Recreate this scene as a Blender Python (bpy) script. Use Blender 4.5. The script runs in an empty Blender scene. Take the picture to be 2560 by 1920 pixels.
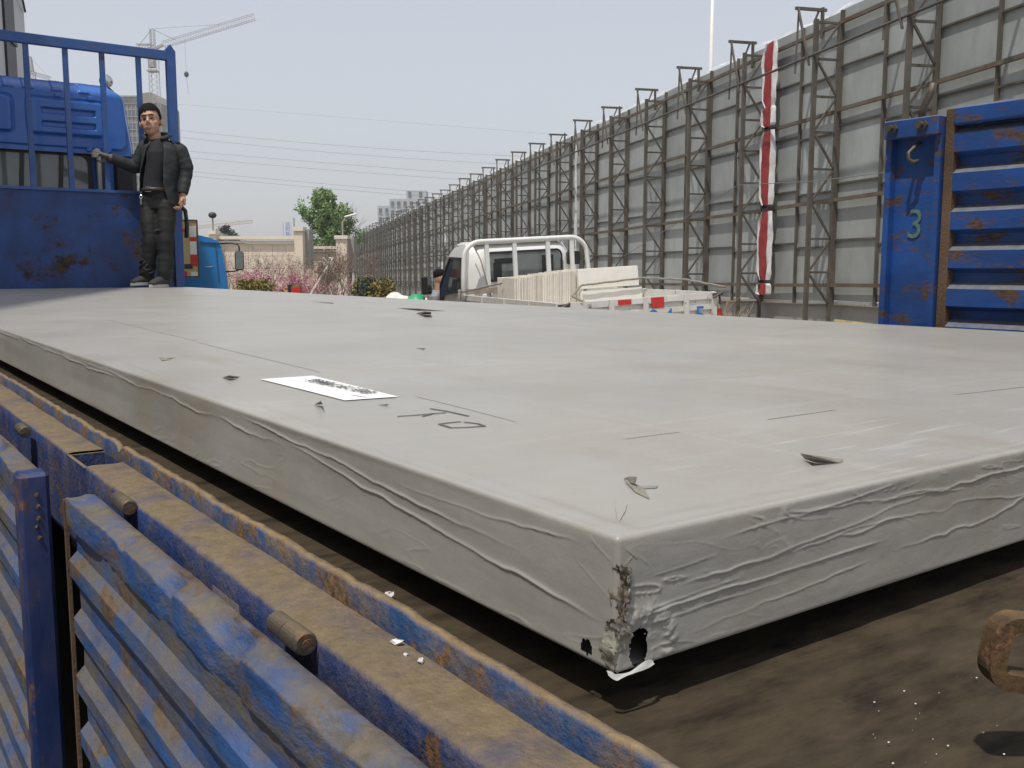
import bpy, math, random
import numpy as np
from mathutils import Vector, Matrix, noise as mnoise

scene = bpy.context.scene
COL = scene.collection
R = math.radians
# ------------------------------------------------------------------ camera, sky, sun, exposure
CAM = (-0.423, -0.468, 1.407)
PITCH, HEAD, FPX = R(6.94), R(35.66), 2400.0
cd = bpy.data.cameras.new('camera')
cd.lens = 36.0 * FPX / 2560.0
cd.clip_start, cd.clip_end = 0.05, 3000
co = bpy.data.objects.new('camera', cd)
COL.objects.link(co)
co.location = CAM
co.rotation_euler = (R(90) - PITCH, 0, -HEAD)
scene.camera = co

SUN = Vector((-0.36, -0.18, 0.915)).normalized()
w = bpy.data.worlds.new('World')
scene.world = w
w.use_nodes = True
nt = w.node_tree
bg = nt.nodes['Background']
sky = nt.nodes.new('ShaderNodeTexSky')
sky.sky_type = 'NISHITA'
sky.sun_disc = False
sky.sun_elevation = math.asin(SUN.z)
sky.sun_rotation = math.atan2(SUN.x, SUN.y)
sky.altitude = 0
sky.air_density = 1.25
sky.dust_density = 1.7
sky.ozone_density = 1.0
hs = nt.nodes.new('ShaderNodeHueSaturation')                          # hazy spring sky: paler than clear air
hs.inputs['Saturation'].default_value = 0.5
nt.links.new(sky.outputs[0], hs.inputs['Color'])
hm = nt.nodes.new('ShaderNodeMix')                                    # even veil of haze over the whole sky
hm.data_type = 'RGBA'
hm.inputs[0].default_value = 0.5
hm.inputs[7].default_value = (3.75, 3.82, 4.20, 1)
nt.links.new(hs.outputs[0], hm.inputs[6])
nt.links.new(hm.outputs[2], bg.inputs[0])
bg.inputs[1].default_value = 0.15
sl = bpy.data.lights.new('sun', 'SUN')
sl.energy = 3.4
sl.angle = R(0.8)
sl.color = (1.0, 0.95, 0.87)
so = bpy.data.objects.new('sun', sl)
COL.objects.link(so)
so.rotation_euler = SUN.to_track_quat('Z', 'Y').to_euler()
so.location = (-20, -8, 30)
vs = scene.view_settings
vs.view_transform = 'Standard'
vs.look = 'None'
vs.exposure = 0.12
vs.gamma = 1.0
scene.cycles.max_bounces = 6
scene.cycles.volume_bounces = 0

# ------------------------------------------------------------------ layout helpers
def at(px, py, X=None, Y=None, Z=None, r=None):
    """surveying helper: the world point of a photograph pixel on a given plane or at a given distance"""
    x, y = px - 1280, 960 - py
    h = y * math.sin(PITCH) + FPX * math.cos(PITCH)
    u = y * math.cos(PITCH) - FPX * math.sin(PITCH)
    c, s = math.cos(HEAD), math.sin(HEAD)
    d = (x * c + h * s, -x * s + h * c, u)
    if X is not None: k = (X - CAM[0]) / d[0]
    elif Y is not None: k = (Y - CAM[1]) / d[1]
    elif Z is not None: k = (Z - CAM[2]) / d[2]
    else: k = r / h
    return Vector((CAM[0] + k * d[0], CAM[1] + k * d[1], CAM[2] + k * d[2]))

YD, YN = Vector((.3609, .9324, 0)), Vector((.9324, -.3609, 0))      # the yard runs along the hoarding
YROT = -math.atan2(.3609, .9324)
def yard(u, t, z=0.0):
    p = Vector((CAM[0], CAM[1], 0)) + YN * u + YD * t
    return Vector((p.x, p.y, z))
def ground_t(t):
    return -0.0128 * min(max(t + 2.88, 0.0), 170.0)
def ground(p):
    d = Vector((p[0] - CAM[0], p[1] - CAM[1], 0))
    return ground_t(d.dot(YD))
def smooth(a, b, x):
    t = np.clip((x - a) / (b - a), 0, 1)
    return t * t * (3 - 2 * t)
def vnoise(x, y, seed=0, oct=3):
    """value noise on numpy arrays"""
    x = np.asarray(x, float); y = np.asarray(y, float)
    out = np.zeros(np.broadcast(x, y).shape); amp = 1.0; tot = 0
    for o in range(oct):
        xi, yi = np.floor(x), np.floor(y)
        fx, fy = x - xi, y - yi
        fx, fy = fx * fx * (3 - 2 * fx), fy * fy * (3 - 2 * fy)
        def hsh(a, b):
            v = np.sin(a * 127.1 + b * 311.7 + (seed + o * 17) * 74.7) * 43758.5453
            return v - np.floor(v)
        v = (hsh(xi, yi) * (1 - fx) + hsh(xi + 1, yi) * fx) * (1 - fy) + (hsh(xi, yi + 1) * (1 - fx) + hsh(xi + 1, yi + 1) * fx) * fy
        out = out + amp * v; tot += amp
        amp *= .5; x = x * 2.03 + 5.1; y = y * 2.03 + 1.7
    return out / tot - .5

# ------------------------------------------------------------------ mesh helpers
class G:
    def __init__(s): s.v, s.f = [], []
    def add(s, v, f):
        n = len(s.v); s.v.extend([tuple(q) for q in v]); s.f.extend([tuple(i + n for i in q) for q in f]); return s
    def box(s, c, d, m=None, bev=0.0):
        x, y, z = d[0] / 2, d[1] / 2, d[2] / 2
        if bev > 0:
            b = min(bev, x * .9, y * .9, z * .9); pts = []
            for sx in (-1, 1):
                for sy in (-1, 1):
                    for sz in (-1, 1):
                        pts += [(sx * x, sy * (y - b), sz * (z - b)), (sx * (x - b), sy * y, sz * (z - b)), (sx * (x - b), sy * (y - b), sz * z)]
            ix = lambda sx, sy, sz, k: ((sx > 0) * 4 + (sy > 0) * 2 + (sz > 0)) * 3 + k
            fs = []
            for sg in (-1, 1):
                fs += [[ix(sg, a, b_, 0) for a, b_ in ((-1, -1), (1, -1), (1, 1), (-1, 1))][::sg],
                       [ix(a, sg, b_, 1) for a, b_ in ((-1, -1), (-1, 1), (1, 1), (1, -1))][::sg],
                       [ix(a, b_, sg, 2) for a, b_ in ((-1, -1), (1, -1), (1, 1), (-1, 1))][::sg]]
            for a in (-1, 1):
                for b_ in (-1, 1):
                    fs += [[ix(a, b_, -1, 0), ix(a, b_, 1, 0), ix(a, b_, 1, 1), ix(a, b_, -1, 1)],
                           [ix(a, -1, b_, 0), ix(a, 1, b_, 0), ix(a, 1, b_, 2), ix(a, -1, b_, 2)],
                           [ix(-1, a, b_, 1), ix(1, a, b_, 1), ix(1, a, b_, 2), ix(-1, a, b_, 2)]]
                    for c_ in (-1, 1): fs.append([ix(a, b_, c_, k) for k in range(3)])
            v = [Vector(q) for q in pts]
        else:
            v = [Vector((a, b, e)) for a in (-x, x) for b in (-y, y) for e in (-z, z)]
            fs = [(0, 1, 3, 2), (4, 6, 7, 5), (0, 4, 5, 1), (2, 3, 7, 6), (0, 2, 6, 4), (1, 5, 7, 3)]
        if m is not None: v = [m @ q for q in v]
        return s.add([q + Vector(c) for q in v], fs)
    def beam(s, a, b, wd, ht=None, up=(0, 0, 1)):
        a, b = Vector(a), Vector(b); ht = ht or wd
        d = (b - a); L = d.length; d.normalize(); up = Vector(up)
        x = d.cross(up)
        if x.length < 1e-4: x = d.cross(Vector((1, 0, 0)))
        x.normalize(); y = x.cross(d)
        m = Matrix((x, d, y)).transposed()
        return s.box((a + b) / 2, (wd, L, ht), m)
    def tube(s, pts, r, n=8, cap=True):
        pts = [Vector(q) for q in pts]; k = len(pts)
        rr = r if isinstance(r, (list, tuple)) else [r] * k
        base = len(s.v); side = None
        for i, q in enumerate(pts):
            d = (pts[min(i + 1, k - 1)] - pts[max(i - 1, 0)]).normalized()
            if side is None:
                side = d.cross(Vector((0, 0, 1)))
                if side.length < .05: side = d.cross(Vector((1, 0, 0)))
            side = (side - d * side.dot(d)).normalized(); o = d.cross(side)
            e = rr[i] if isinstance(rr[i], (list, tuple)) else (rr[i], rr[i])
            for j in range(n):
                t = 2 * math.pi * j / n
                s.v.append(tuple(q + side * math.cos(t) * e[0] + o * math.sin(t) * e[1]))
        for i in range(k - 1):
            for j in range(n):
                a, b = base + i * n + j, base + i * n + (j + 1) % n
                s.f.append((a, b, b + n, a + n))
        if cap:
            s.f.append(tuple(base + j for j in range(n))[::-1]); s.f.append(tuple(base + (k - 1) * n + j for j in range(n)))
        return s
    def ell(s, c, r, m=None, nu=16, nv=10):
        v, f = [], []
        for i in range(nv + 1):
            th = math.pi * i / nv
            for j in range(nu):
                ph = 2 * math.pi * j / nu
                q = Vector((r[0] * math.sin(th) * math.cos(ph), r[1] * math.sin(th) * math.sin(ph), r[2] * math.cos(th)))
                if m is not None: q = m @ q
                v.append(q + Vector(c))
        for i in range(nv):
            for j in range(nu):
                f.append((i * nu + j, (i + 1) * nu + j, (i + 1) * nu + (j + 1) % nu, i * nu + (j + 1) % nu))
        return s.add(v, f)
    def prism(s, outline, a, b):
        """outline points lie in a plane; extrude from +a to +b (vectors)"""
        n = len(outline); o = [Vector(q) for q in outline]
        v = [q + Vector(a) for q in o] + [q + Vector(b) for q in o]
        f = [tuple(range(n))[::-1], tuple(range(n, 2 * n))] + [(i, (i + 1) % n, n + (i + 1) % n, n + i) for i in range(n)]
        return s.add(v, f)
    def grid(s, P, flip=False, keep=None):
        """P: numpy (nu, nv, 3)"""
        nu, nv = P.shape[:2]; n = len(s.v)
        s.v.extend(map(tuple, P.reshape(-1, 3).tolist()))
        i, j = np.meshgrid(np.arange(nu - 1), np.arange(nv - 1), indexing='ij')
        a = (i * nv + j) + n
        q = np.stack([a, a + nv, a + nv + 1, a + 1], -1).reshape(-1, 4)
        if flip: q = q[:, ::-1]
        if keep is not None: q = q[keep.reshape(-1)]
        s.f.extend(map(tuple, q.tolist())); return s

def ob(name, g, mat, parent=None, smooth_=False, loc=None, world=False):
    me = bpy.data.meshes.new(name)
    me.from_pydata(g.v, [], g.f); me.validate(); me.update()
    if mat is not None: me.materials.append(mat)
    if smooth_: me.polygons.foreach_set('use_smooth', [True] * len(me.polygons))
    return ob_me(name, me, parent, loc, world)
def ob_me(name, me, parent=None, loc=None, world=False):
    o = bpy.data.objects.new(name, me); COL.objects.link(o)
    if loc is not None: o.location = loc
    if parent is not None:
        o.parent = parent
        if world: o.matrix_parent_inverse = basis(parent).inverted()
    return o
def basis(o):
    m = o.matrix_basis.copy()
    return basis(o.parent) @ o.matrix_parent_inverse @ m if o.parent else m
def thing(name, label, cat, loc=(0, 0, 0), rot=(0, 0, 0), group=None):
    o = bpy.data.objects.new(name, None); COL.objects.link(o)
    o.empty_display_size = .2; o.location = loc; o.rotation_euler = rot
    return tag(o, label, cat, group)
def tag(o, label, cat, group=None):
    o['label'] = label; o['category'] = cat
    if group: o['group'] = group
    return o
def structure(o): o['kind'] = 'structure'; return o
def stuff(o): o['kind'] = 'stuff'; return o
def from_mods(name, g, mat, parent, mods, loc=None, smooth_=True):
    """mesh through modifiers, baked"""
    me = bpy.data.meshes.new(name + '_src'); me.from_pydata(g.v, [], g.f); me.update()
    o = bpy.data.objects.new('tmp', me); COL.objects.link(o)
    for typ, kw in mods:
        m = o.modifiers.new(typ, typ)
        for k, v in kw.items(): setattr(m, k, v)
    dg = bpy.context.evaluated_depsgraph_get(); dg.update()
    m2 = bpy.data.meshes.new_from_object(o.evaluated_get(dg)); m2.name = name
    bpy.data.objects.remove(o); bpy.data.meshes.remove(me)
    m2.materials.clear(); m2.materials.append(mat)
    m2.polygons.foreach_set('use_smooth', [smooth_] * len(m2.polygons))
    return ob_me(name, m2, parent, loc)
def text_mesh(body, size, depth=0.0, bold=0.0):
    c = bpy.data.curves.new('txt', 'FONT'); c.offset = bold; c.body = body; c.size = size; c.extrude = depth
    c.align_x = 'CENTER'; c.align_y = 'CENTER'
    o = bpy.data.objects.new('tmp', c); COL.objects.link(o)
    dg = bpy.context.evaluated_depsgraph_get(); dg.update()
    m = bpy.data.meshes.new_from_object(o.evaluated_get(dg))
    bpy.data.objects.remove(o); bpy.data.curves.remove(c)
    return m

# ------------------------------------------------------------------ materials
def mat(name, col, rough=.6, metal=0.0, var=.15, vs_=6.0, rust=0.0, rs=5.0, dust=0.0, dustcol=(.27, .20, .12), dirt=0.0,
        ds=8.0, bump=0.0, bs=60.0, dcov=(.42, .72), scuff=0.0, tcol=None, edge=0.0, stretch=(1, 1, 1), spec=.5, col2=None, rustcol=((.06, .03, .017), (.24, .12, .05)), rnd=0.0, coat=0.0, trans=0.0):
    m = bpy.data.materials.new(name); m.use_nodes = True
    N, L = m.node_tree.nodes, m.node_tree.links
    bs_ = N['Principled BSDF']
    geo = N.new('ShaderNodeNewGeometry')
    mp = N.new('ShaderNodeMapping'); mp.inputs['Scale'].default_value = stretch
    L.new(geo.outputs['Position'], mp.inputs['Vector'])
    def nz(scale, detail=5.0, rg=.6, plain=False):
        n = N.new('ShaderNodeTexNoise'); n.inputs['Scale'].default_value = scale; n.inputs['Detail'].default_value = detail
        n.inputs['Roughness'].default_value = rg
        L.new((geo.outputs['Position'] if plain else mp.outputs[0]), n.inputs['Vector']); return n.outputs['Fac']
    def ramp(src, a, b, c0=(0, 0, 0), c1=(1, 1, 1)):
        r = N.new('ShaderNodeValToRGB'); e = r.color_ramp.elements
        e[0].position, e[1].position = a, b; e[0].color, e[1].color = (*c0, 1), (*c1, 1)
        L.new(src, r.inputs[0]); return r.outputs[0]
    def mix(f, a, b):
        x = N.new('ShaderNodeMix'); x.data_type = 'RGBA'
        if isinstance(f, float): x.inputs[0].default_value = f
        else: L.new(f, x.inputs[0])
        for k, q in ((6, a), (7, b)):
            if isinstance(q, tuple): x.inputs[k].default_value = (*q, 1)
            else: L.new(q, x.inputs[k])
        return x.outputs[2]
    def math_(op, a, b):
        x = N.new('ShaderNodeMath'); x.operation = op; x.use_clamp = True
        for k, q in ((0, a), (1, b)):
            if isinstance(q, (int, float)): x.inputs[k].default_value = q
            else: L.new(q, x.inputs[k])
        return x.outputs[0]
    lo = tuple(c * (1 - var) for c in col); hi = tuple(min(1, c * (1 + var)) for c in (col2 or col))
    c = ramp(nz(vs_), .3, .7, lo, hi)
    if rnd:
        oi = N.new('ShaderNodeObjectInfo')
        hv = N.new('ShaderNodeHueSaturation')
        mr = N.new('ShaderNodeMapRange'); mr.inputs[3].default_value = 1 - rnd; mr.inputs[4].default_value = 1 + rnd
        L.new(oi.outputs['Random'], mr.inputs[0]); L.new(mr.outputs[0], hv.inputs['Value']); L.new(c, hv.inputs['Color']); c = hv.outputs[0]
    rgh = rough
    if dirt:
        c = mix(math_('MULTIPLY', ramp(nz(ds, 8, .7), *dcov), dirt), c, dustcol)
    if scuff:                                                             # pale rubbed streaks, in patches
        mp2 = N.new('ShaderNodeMapping'); mp2.inputs['Scale'].default_value = (5, 60, 1); mp2.inputs['Rotation'].default_value = (0, 0, .35)
        L.new(geo.outputs['Position'], mp2.inputs['Vector'])
        n2 = N.new('ShaderNodeTexNoise'); n2.inputs['Scale'].default_value = 1.6; n2.inputs['Detail'].default_value = 6; L.new(mp2.outputs[0], n2.inputs['Vector'])
        k2 = math_('MULTIPLY', ramp(n2.outputs['Fac'], .56, .72), ramp(nz(2.1, 3, .5, True), .52, .66))
        c = mix(math_('MULTIPLY', k2, scuff), c, (.46, .455, .445))
        n3 = N.new('ShaderNodeTexNoise'); n3.inputs['Scale'].default_value = .9; n3.inputs['Detail'].default_value = 7; mp3 = N.new('ShaderNodeMapping'); mp3.inputs['Scale'].default_value = (12, 2.5, 4); mp3.inputs['Location'].default_value = (3, 7, 1)
        L.new(geo.outputs['Position'], mp3.inputs['Vector']); L.new(mp3.outputs[0], n3.inputs['Vector'])
        c = mix(math_('MULTIPLY', ramp(n3.outputs['Fac'], .60, .80), .6), c, (.25, .205, .14))
    if rust:
        k = ramp(nz(rs, 10, .72), .66 - rust * .3, .72 - rust * .24)
        rc = ramp(nz(rs * 7, 4, .6), .35, .7, *rustcol)
        c = mix(k, c, rc)
        rgh = ramp(k, 0, 1, (rough,) * 3, (.9,) * 3)
    if dust:
        sx = N.new('ShaderNodeSeparateXYZ'); L.new(geo.outputs['Normal'], sx.inputs[0])
        up = ramp(sx.outputs[2], .35, .95)
        k = math_('MULTIPLY', up, ramp(nz(ds * .6, 8, .7, True), .5 - dust * .45, .8 - dust * .35))
        tc = tcol or dustcol
        dc = ramp(nz(ds * 4, 6, .7, True), .3, .7, tuple(q * .72 for q in tc), tuple(q * 1.2 for q in tc))
        c = mix(k, c, dc)
    if edge:                                                              # bare rusted metal along folded edges
        ke = math_('MULTIPLY', ramp(geo.outputs['Pointiness'], .515, .56), ramp(nz(28, 6, .7, True), .38, .55))
        c = mix(math_('MULTIPLY', ke, edge), c, ramp(nz(60, 4, .6, True), .35, .7, (.035, .022, .015), (.13, .075, .04)))
    L.new(c, bs_.inputs['Base Color'])
    if isinstance(rgh, (int, float)): bs_.inputs['Roughness'].default_value = rgh
    else: L.new(rgh, bs_.inputs['Roughness'])
    bs_.inputs['Metallic'].default_value = metal
    bs_.inputs['Specular IOR Level'].default_value = spec
    bs_.inputs['Coat Weight'].default_value = coat
    if trans: bs_.inputs['Transmission Weight'].default_value = trans
    if bump:
        b = N.new('ShaderNodeBump'); b.inputs['Strength'].default_value = bump; b.inputs['Distance'].default_value = .01
        L.new(nz(bs, 6, .65), b.inputs['Height']); L.new(b.outputs[0], bs_.inputs['Normal'])
    return m

M = {}
BLUE = (.018, .10, .38)
M['blue'] = mat('blue_paint', (.022, .085, .29), .5, rust=.24, rs=9, dirt=.45, ds=5, dustcol=(.10, .12, .17), bump=.12, bs=30)
M['blue_cab'] = mat('cab_paint', (.018, .115, .44), .32, var=.08, dirt=.12, ds=3, dustcol=(.16, .18, .22), coat=.3)
M['blue_gate'] = mat('raised_gate_paint', (.010, .060, .245), .5, var=.3, rust=.42, rs=11, rustcol=((.04, .025, .016), (.13, .07, .035)), dirt=.4, ds=10, dustcol=(.035, .055, .12), dust=1.1, tcol=(.17, .175, .18), bump=.15, bs=40, stretch=(1, .7, 1.6))
M['blue_worn'] = mat('worn_gate_paint', (.018, .075, .235), .7, var=.4, vs_=14, rust=.40, rs=15, dirt=.92, ds=13, dcov=(.40, .60), dust=.55, dustcol=(.14, .115, .075), bump=.4, bs=70, stretch=(1, .45, 1.0), rustcol=((.05, .032, .02), (.17, .10, .05)))
M['blue_flange'] = mat('bent_flange_paint', (.018, .078, .25), .7, var=.4, vs_=16, rust=.42, rs=17, dirt=.9, ds=15, dcov=(.44, .62), dust=.55, dustcol=(.145, .12, .078), bump=.45, bs=80, stretch=(1, .5, 1.0), rustcol=((.05, .032, .02), (.17, .10, .05)), edge=.95)
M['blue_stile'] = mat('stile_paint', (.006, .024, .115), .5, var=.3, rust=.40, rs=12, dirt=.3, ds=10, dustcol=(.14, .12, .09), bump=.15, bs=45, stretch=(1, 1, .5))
M['blue_plate'] = mat('headboard_plate_paint', (.011, .05, .20), .5, var=.4, vs_=3, rust=.38, rs=3.4, dirt=.45, ds=2.4, dustcol=(.035, .03, .03), bump=.1, bs=20, rustcol=((.03, .02, .016), (.09, .05, .03)))
M['ledge'] = mat('dusty_ledge', (.008, .035, .15), .8, var=.35, rust=.36, rs=16, dirt=.55, ds=14, dust=.8, dustcol=(.20, .15, .088), bump=.7, bs=110)
M['lip'] = mat('rusty_lip', (.018, .07, .20), .75, var=.3, rust=.58, rs=18, dirt=.9, ds=15, dust=.9, dustcol=(.24, .17, .09), bump=.6, bs=60, rustcol=((.07, .045, .025), (.28, .16, .07)))
M['deck'] = mat('deck_boards', (.026, .019, .013), .8, var=.35, vs_=16, col2=(.050, .037, .024), dirt=.7, ds=9, dustcol=(.072, .058, .034), bump=.22, bs=70, stretch=(1.0, 2.8, 1), spec=.2)
M['hinge'] = mat('hinge_steel', (.085, .075, .062), .5, metal=.4, rust=.35, rs=45, dust=.15, bump=.3, bs=90)
M['rustplate'] = mat('rust_steel', (.10, .06, .035), .8, var=.35, rust=.3, rs=18, bump=.5, bs=110)
M['bracket'] = mat('bracket_rust', (.055, .032, .016), .85, var=.4, vs_=30, col2=(.12, .07, .025), rust=.35, rs=40, bump=.25, bs=260)
M['wrap'] = mat('plastic_wrap', (.338, .326, .300), .36, var=.10, vs_=2.4, dirt=.6, ds=5.5, dustcol=(.285, .252, .198), scuff=.85, bump=.10, bs=22, spec=.45, stretch=(1, 1, 1))
M['tape'] = mat('clear_tape', (.41, .395, .365), .30, var=.05, vs_=6, dirt=.3, ds=9, dustcol=(.33, .30, .26), spec=.45, bump=.1, bs=22)
M['scuff'] = mat('scuffed_film', (.43, .425, .41), .5, var=.05, vs_=12)
M['torn'] = mat('torn_film', (.26, .24, .20), .6, var=.3, vs_=40, bump=.4, bs=120)
M['fray'] = mat('frayed_film', (.17, .135, .10), .85, var=.4, vs_=90, bump=.5, bs=200)
M['whitefilm'] = mat('white_film', (.60, .59, .57), .35, var=.06)
M['paper'] = mat('sticker_paper', (.80, .80, .78), .5, var=.03)
M['ink'] = mat('ink', (.025, .025, .03), .6, var=.05)
M['marker'] = mat('marker_ink', (.09, .09, .095), .6, var=.1)
M['panel'] = mat('hoarding_sheet', (.345, .368, .36), .62, var=.11, vs_=1.6, dirt=.6, ds=1.9, dustcol=(.23, .235, .22), bump=.06, bs=9, rnd=.11, stretch=(1, 1, .45))
M['steel'] = mat('weathered_steel', (.085, .072, .056), .7, var=.35, vs_=2.5, rust=.18, rs=2.2, dirt=.4, ds=1.4, dustcol=(.15, .14, .12), rustcol=((.07, .045, .03), (.14, .08, .05)))
M['steel_rail'] = mat('rusty_rail_steel', (.115, .092, .068), .75, var=.3, vs_=2, rust=.45, rs=1.5, dirt=.4, ds=1.2, dustcol=(.17, .15, .11), rustcol=((.09, .055, .035), (.16, .09, .055)))
M['red'] = mat('red_cloth', (.30, .028, .03), .7, var=.2, vs_=8)
M['white'] = mat('white_paint', (.74, .74, .72), .45, var=.05, vs_=3, dirt=.12, ds=4, dustcol=(.5, .47, .42))
M['white_old'] = mat('old_white_paint', (.66, .65, .61), .5, var=.06, vs_=4, rust=.22, rs=8, dirt=.5, ds=6, dustcol=(.45, .41, .34))
M['whitecloth'] = mat('white_cloth', (.60, .60, .60), .8, var=.25, vs_=3)
M['redtape'] = mat('red_reflector', (.55, .03, .03), .35, var=.1)
M['bluepaint'] = mat('blue_lettering', (.015, .16, .52), .5, var=.1)
M['green3'] = mat('green_chalk', (.075, .155, .13), .8, var=.3, vs_=60)
M['black'] = mat('black_plastic', (.018, .018, .02), .45, var=.15)
M['rubber'] = mat('rubber', (.02, .02, .02), .8, var=.2)
M['glass'] = mat('dark_glass', (.03, .04, .04), .04, var=.1, spec=.8)
M['glass_cab'] = mat('cab_glass', (.15, .17, .165), .06, var=.1, spec=.8)
M['mirror'] = mat('mirror_glass', (.5, .5, .5), .03, metal=1.0, var=.02)
M['chrome'] = mat('chrome', (.6, .6, .6), .2, metal=1.0, var=.05)
M['stone'] = mat('stone_tile', (.70, .65, .57), .7, var=.08, vs_=12, rnd=.12, bump=.15, bs=60)
M['stone_white'] = mat('pale_stone', (.74, .71, .65), .6, var=.05, vs_=10, rnd=.05)
M['rope'] = mat('rope', (.26, .235, .20), .9, var=.3, vs_=50, bump=.5, bs=90)
M['wood'] = mat('grey_timber', (.30, .25, .19), .8, var=.25, vs_=10, stretch=(1, .2, 1))
M['yellowwood'] = mat('yellow_board', (.62, .44, .18), .7, var=.12, vs_=8)
M['cream'] = mat('cream_wall', (.68, .59, .48), .85, var=.05, vs_=1.0, dirt=.25, ds=.8, dustcol=(.48, .40, .31), bump=.05, bs=12)
M['cream_l'] = mat('cream_coping', (.68, .62, .53), .8, var=.04, vs_=1)
M['conc'] = mat('concrete', (.34, .33, .31), .9, var=.12, vs_=1.5, dirt=.4, ds=2, dustcol=(.25, .24, .22), bump=.2, bs=20)
M['dirt'] = mat('yard_dirt', (.23, .20, .16), .95, var=.2, vs_=.7, dirt=.5, ds=1.3, dustcol=(.30, .27, .22), bump=.5, bs=9)
M['farwhite'] = mat('apartment_white', (.40, .42, .42), .8, var=.03, vs_=.1)
M['fargrey'] = mat('building_grey', (.25, .235, .21), .9, var=.08, vs_=.2, dirt=.4, ds=.15, dustcol=(.19, .18, .16))
M['window'] = mat('far_window', (.10, .12, .14), .15, var=.2, vs_=.4)
M['crane'] = mat('crane_steel', (.34, .33, .31), .6, var=.1, vs_=.3)
M['crane_o'] = mat('orange_crane_steel', (.50, .30, .17), .6, var=.1, vs_=.3)
M['wire'] = mat('cable', (.16, .16, .17), .6, var=.05)
M['clad'] = mat('grey_cladding', (.55, .57, .57), .55, var=.04, vs_=.5, dirt=.15, ds=.7, dustcol=(.42, .43, .43))
M['bark'] = mat('bark', (.115, .085, .065), .9, var=.3, vs_=6)
M['barkpale'] = mat('pale_pole', (.50, .46, .40), .85, var=.15, vs_=4)
M['leaf'] = mat('leaf', (.11, .20, .05), .6, var=.3, vs_=2.2, col2=(.17, .27, .08))
M['leaf_dark'] = mat('needle', (.022, .035, .02), .7, var=.3, vs_=3)
M['leaf_yellow'] = mat('yellow_leaf', (.20, .17, .04), .7, var=.25, vs_=3)
M['pink'] = mat('pink_blossom', (.50, .24, .29), .7, var=.2, vs_=4)
M['palepink'] = mat('pale_blossom', (.42, .26, .26), .7, var=.2, vs_=4)
M['bud'] = mat('brown_bud', (.20, .135, .10), .8, var=.3, vs_=4)
M['hay'] = mat('dry_stalk', (.36, .28, .19), .9, var=.2, vs_=6)
M['green'] = mat('green_sheet', (.02, .32, .13), .45, var=.12, vs_=8)
M['yellow'] = mat('yellow_box', (.50, .41, .17), .6, var=.08, vs_=2, dirt=.2, ds=5, dustcol=(.35, .28, .14))
M['cyan'] = mat('light_blue_paint', (.02, .20, .50), .4, var=.08, vs_=2)
M['skin'] = mat('skin', (.46, .265, .18), .55, var=.08, vs_=30)
M['lips'] = mat('lips', (.32, .13, .10), .5, var=.05)
M['hair'] = mat('hair', (.007, .0065, .006), .8, var=.3, vs_=80, bump=.6, bs=150, spec=.2)
M['eye'] = mat('eye_dark', (.02, .016, .014), .3, var=.05)
M['jacket'] = mat('jacket_cloth', (.017, .021, .022), .75, var=.25, vs_=14, bump=.3, bs=28)
M['tee'] = mat('tee_cloth', (.009, .010, .013), .85, var=.2, vs_=14, bump=.3, bs=30)
M['trousers'] = mat('trouser_cloth', (.008, .008, .008), .7, var=.3, vs_=12, bump=.4, bs=24)
M['shoe'] = mat('shoe_canvas', (.03, .03, .03), .8, var=.2, vs_=20)
M['sole'] = mat('shoe_sole', (.42, .41, .38), .7, var=.15, vs_=30)
M['glove'] = mat('work_glove', (.13, .12, .115), .9, var=.3, vs_=50)
M['belt'] = mat('belt_leather', (.035, .022, .015), .5, var=.2)
M['greycloth'] = mat('grey_shirt', (.22, .23, .25), .8, var=.15)
# ================================================================== the setting
g = G()
ts = [-60, -2.88, 20, 60, 110, 167.1, 400, 1500]; us = [-900, -60, -10, 10, 60, 900]
g.grid(np.array([[list(yard(u, t, ground_t(t))) for t in ts] for u in us]))
structure(ob('ground', g, M['dirt']))

# building along the left of the yard
bt = thing('clad_building', 'tall pale grey clad building with a dark vertical window band behind the blue cab', 'building', yard(-9, 6, ground_t(6)), (0, 0, YROT))
def bl(u, t, z): return (u + 9, t - 6, z - ground_t(6))
g = G(); g.box(bl(-9.2, 6.0, 7.1), (8.0, 38.8, 14.9)); ob('wall', g, M['clad'], bt)
g = G(); g.box(bl(-9.2, 6.0, 14.5), (8.3, 39.1, .16)); ob('coping', g, M['clad'], bt)
for t0, wd in ((23.75, .85), (17.0, 2.0), (11.5, 2.0), (5.5, 2.0)):
    g = G(); g.box(bl(-5.18, t0, 6.9), (.06, wd, 14.1)); wn = ob('window_band', g, M['black'], bt)
    for k in range(8):
        g = G(); g.box(bl(-5.14, t0, .9 + k * 1.8), (.05, wd, .07)); ob('transom', g, M['black'], wn, world=False)
for zz in (5.2, 7.4):
    g = G(); g.tube([bl(-5.15, 24.2, zz + .15), bl(-5.09, 24.8, zz + .05), bl(-5.15, 25.3, zz - .1)], .025, 6); ob('cable', g, M['black'], bt)

# ------------------------------------------------------------------ the hoarding (billboard fence)
U_F, U_R, U_P = 11.13, 11.68, 11.78
fr = thing('hoarding', 'long tall hoarding of grey sheets seen from behind with rusty steel trusses', 'fence', yard(11.4, 15.19, ground_t(15.19)), (0, 0, YROT))
def fl(u, t, z): return Vector((u - 11.4, t - 15.19, z - ground_t(15.19)))
def zr(t, rel): return 1.407 + rel - .0128 * (t + 2.88)
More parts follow.
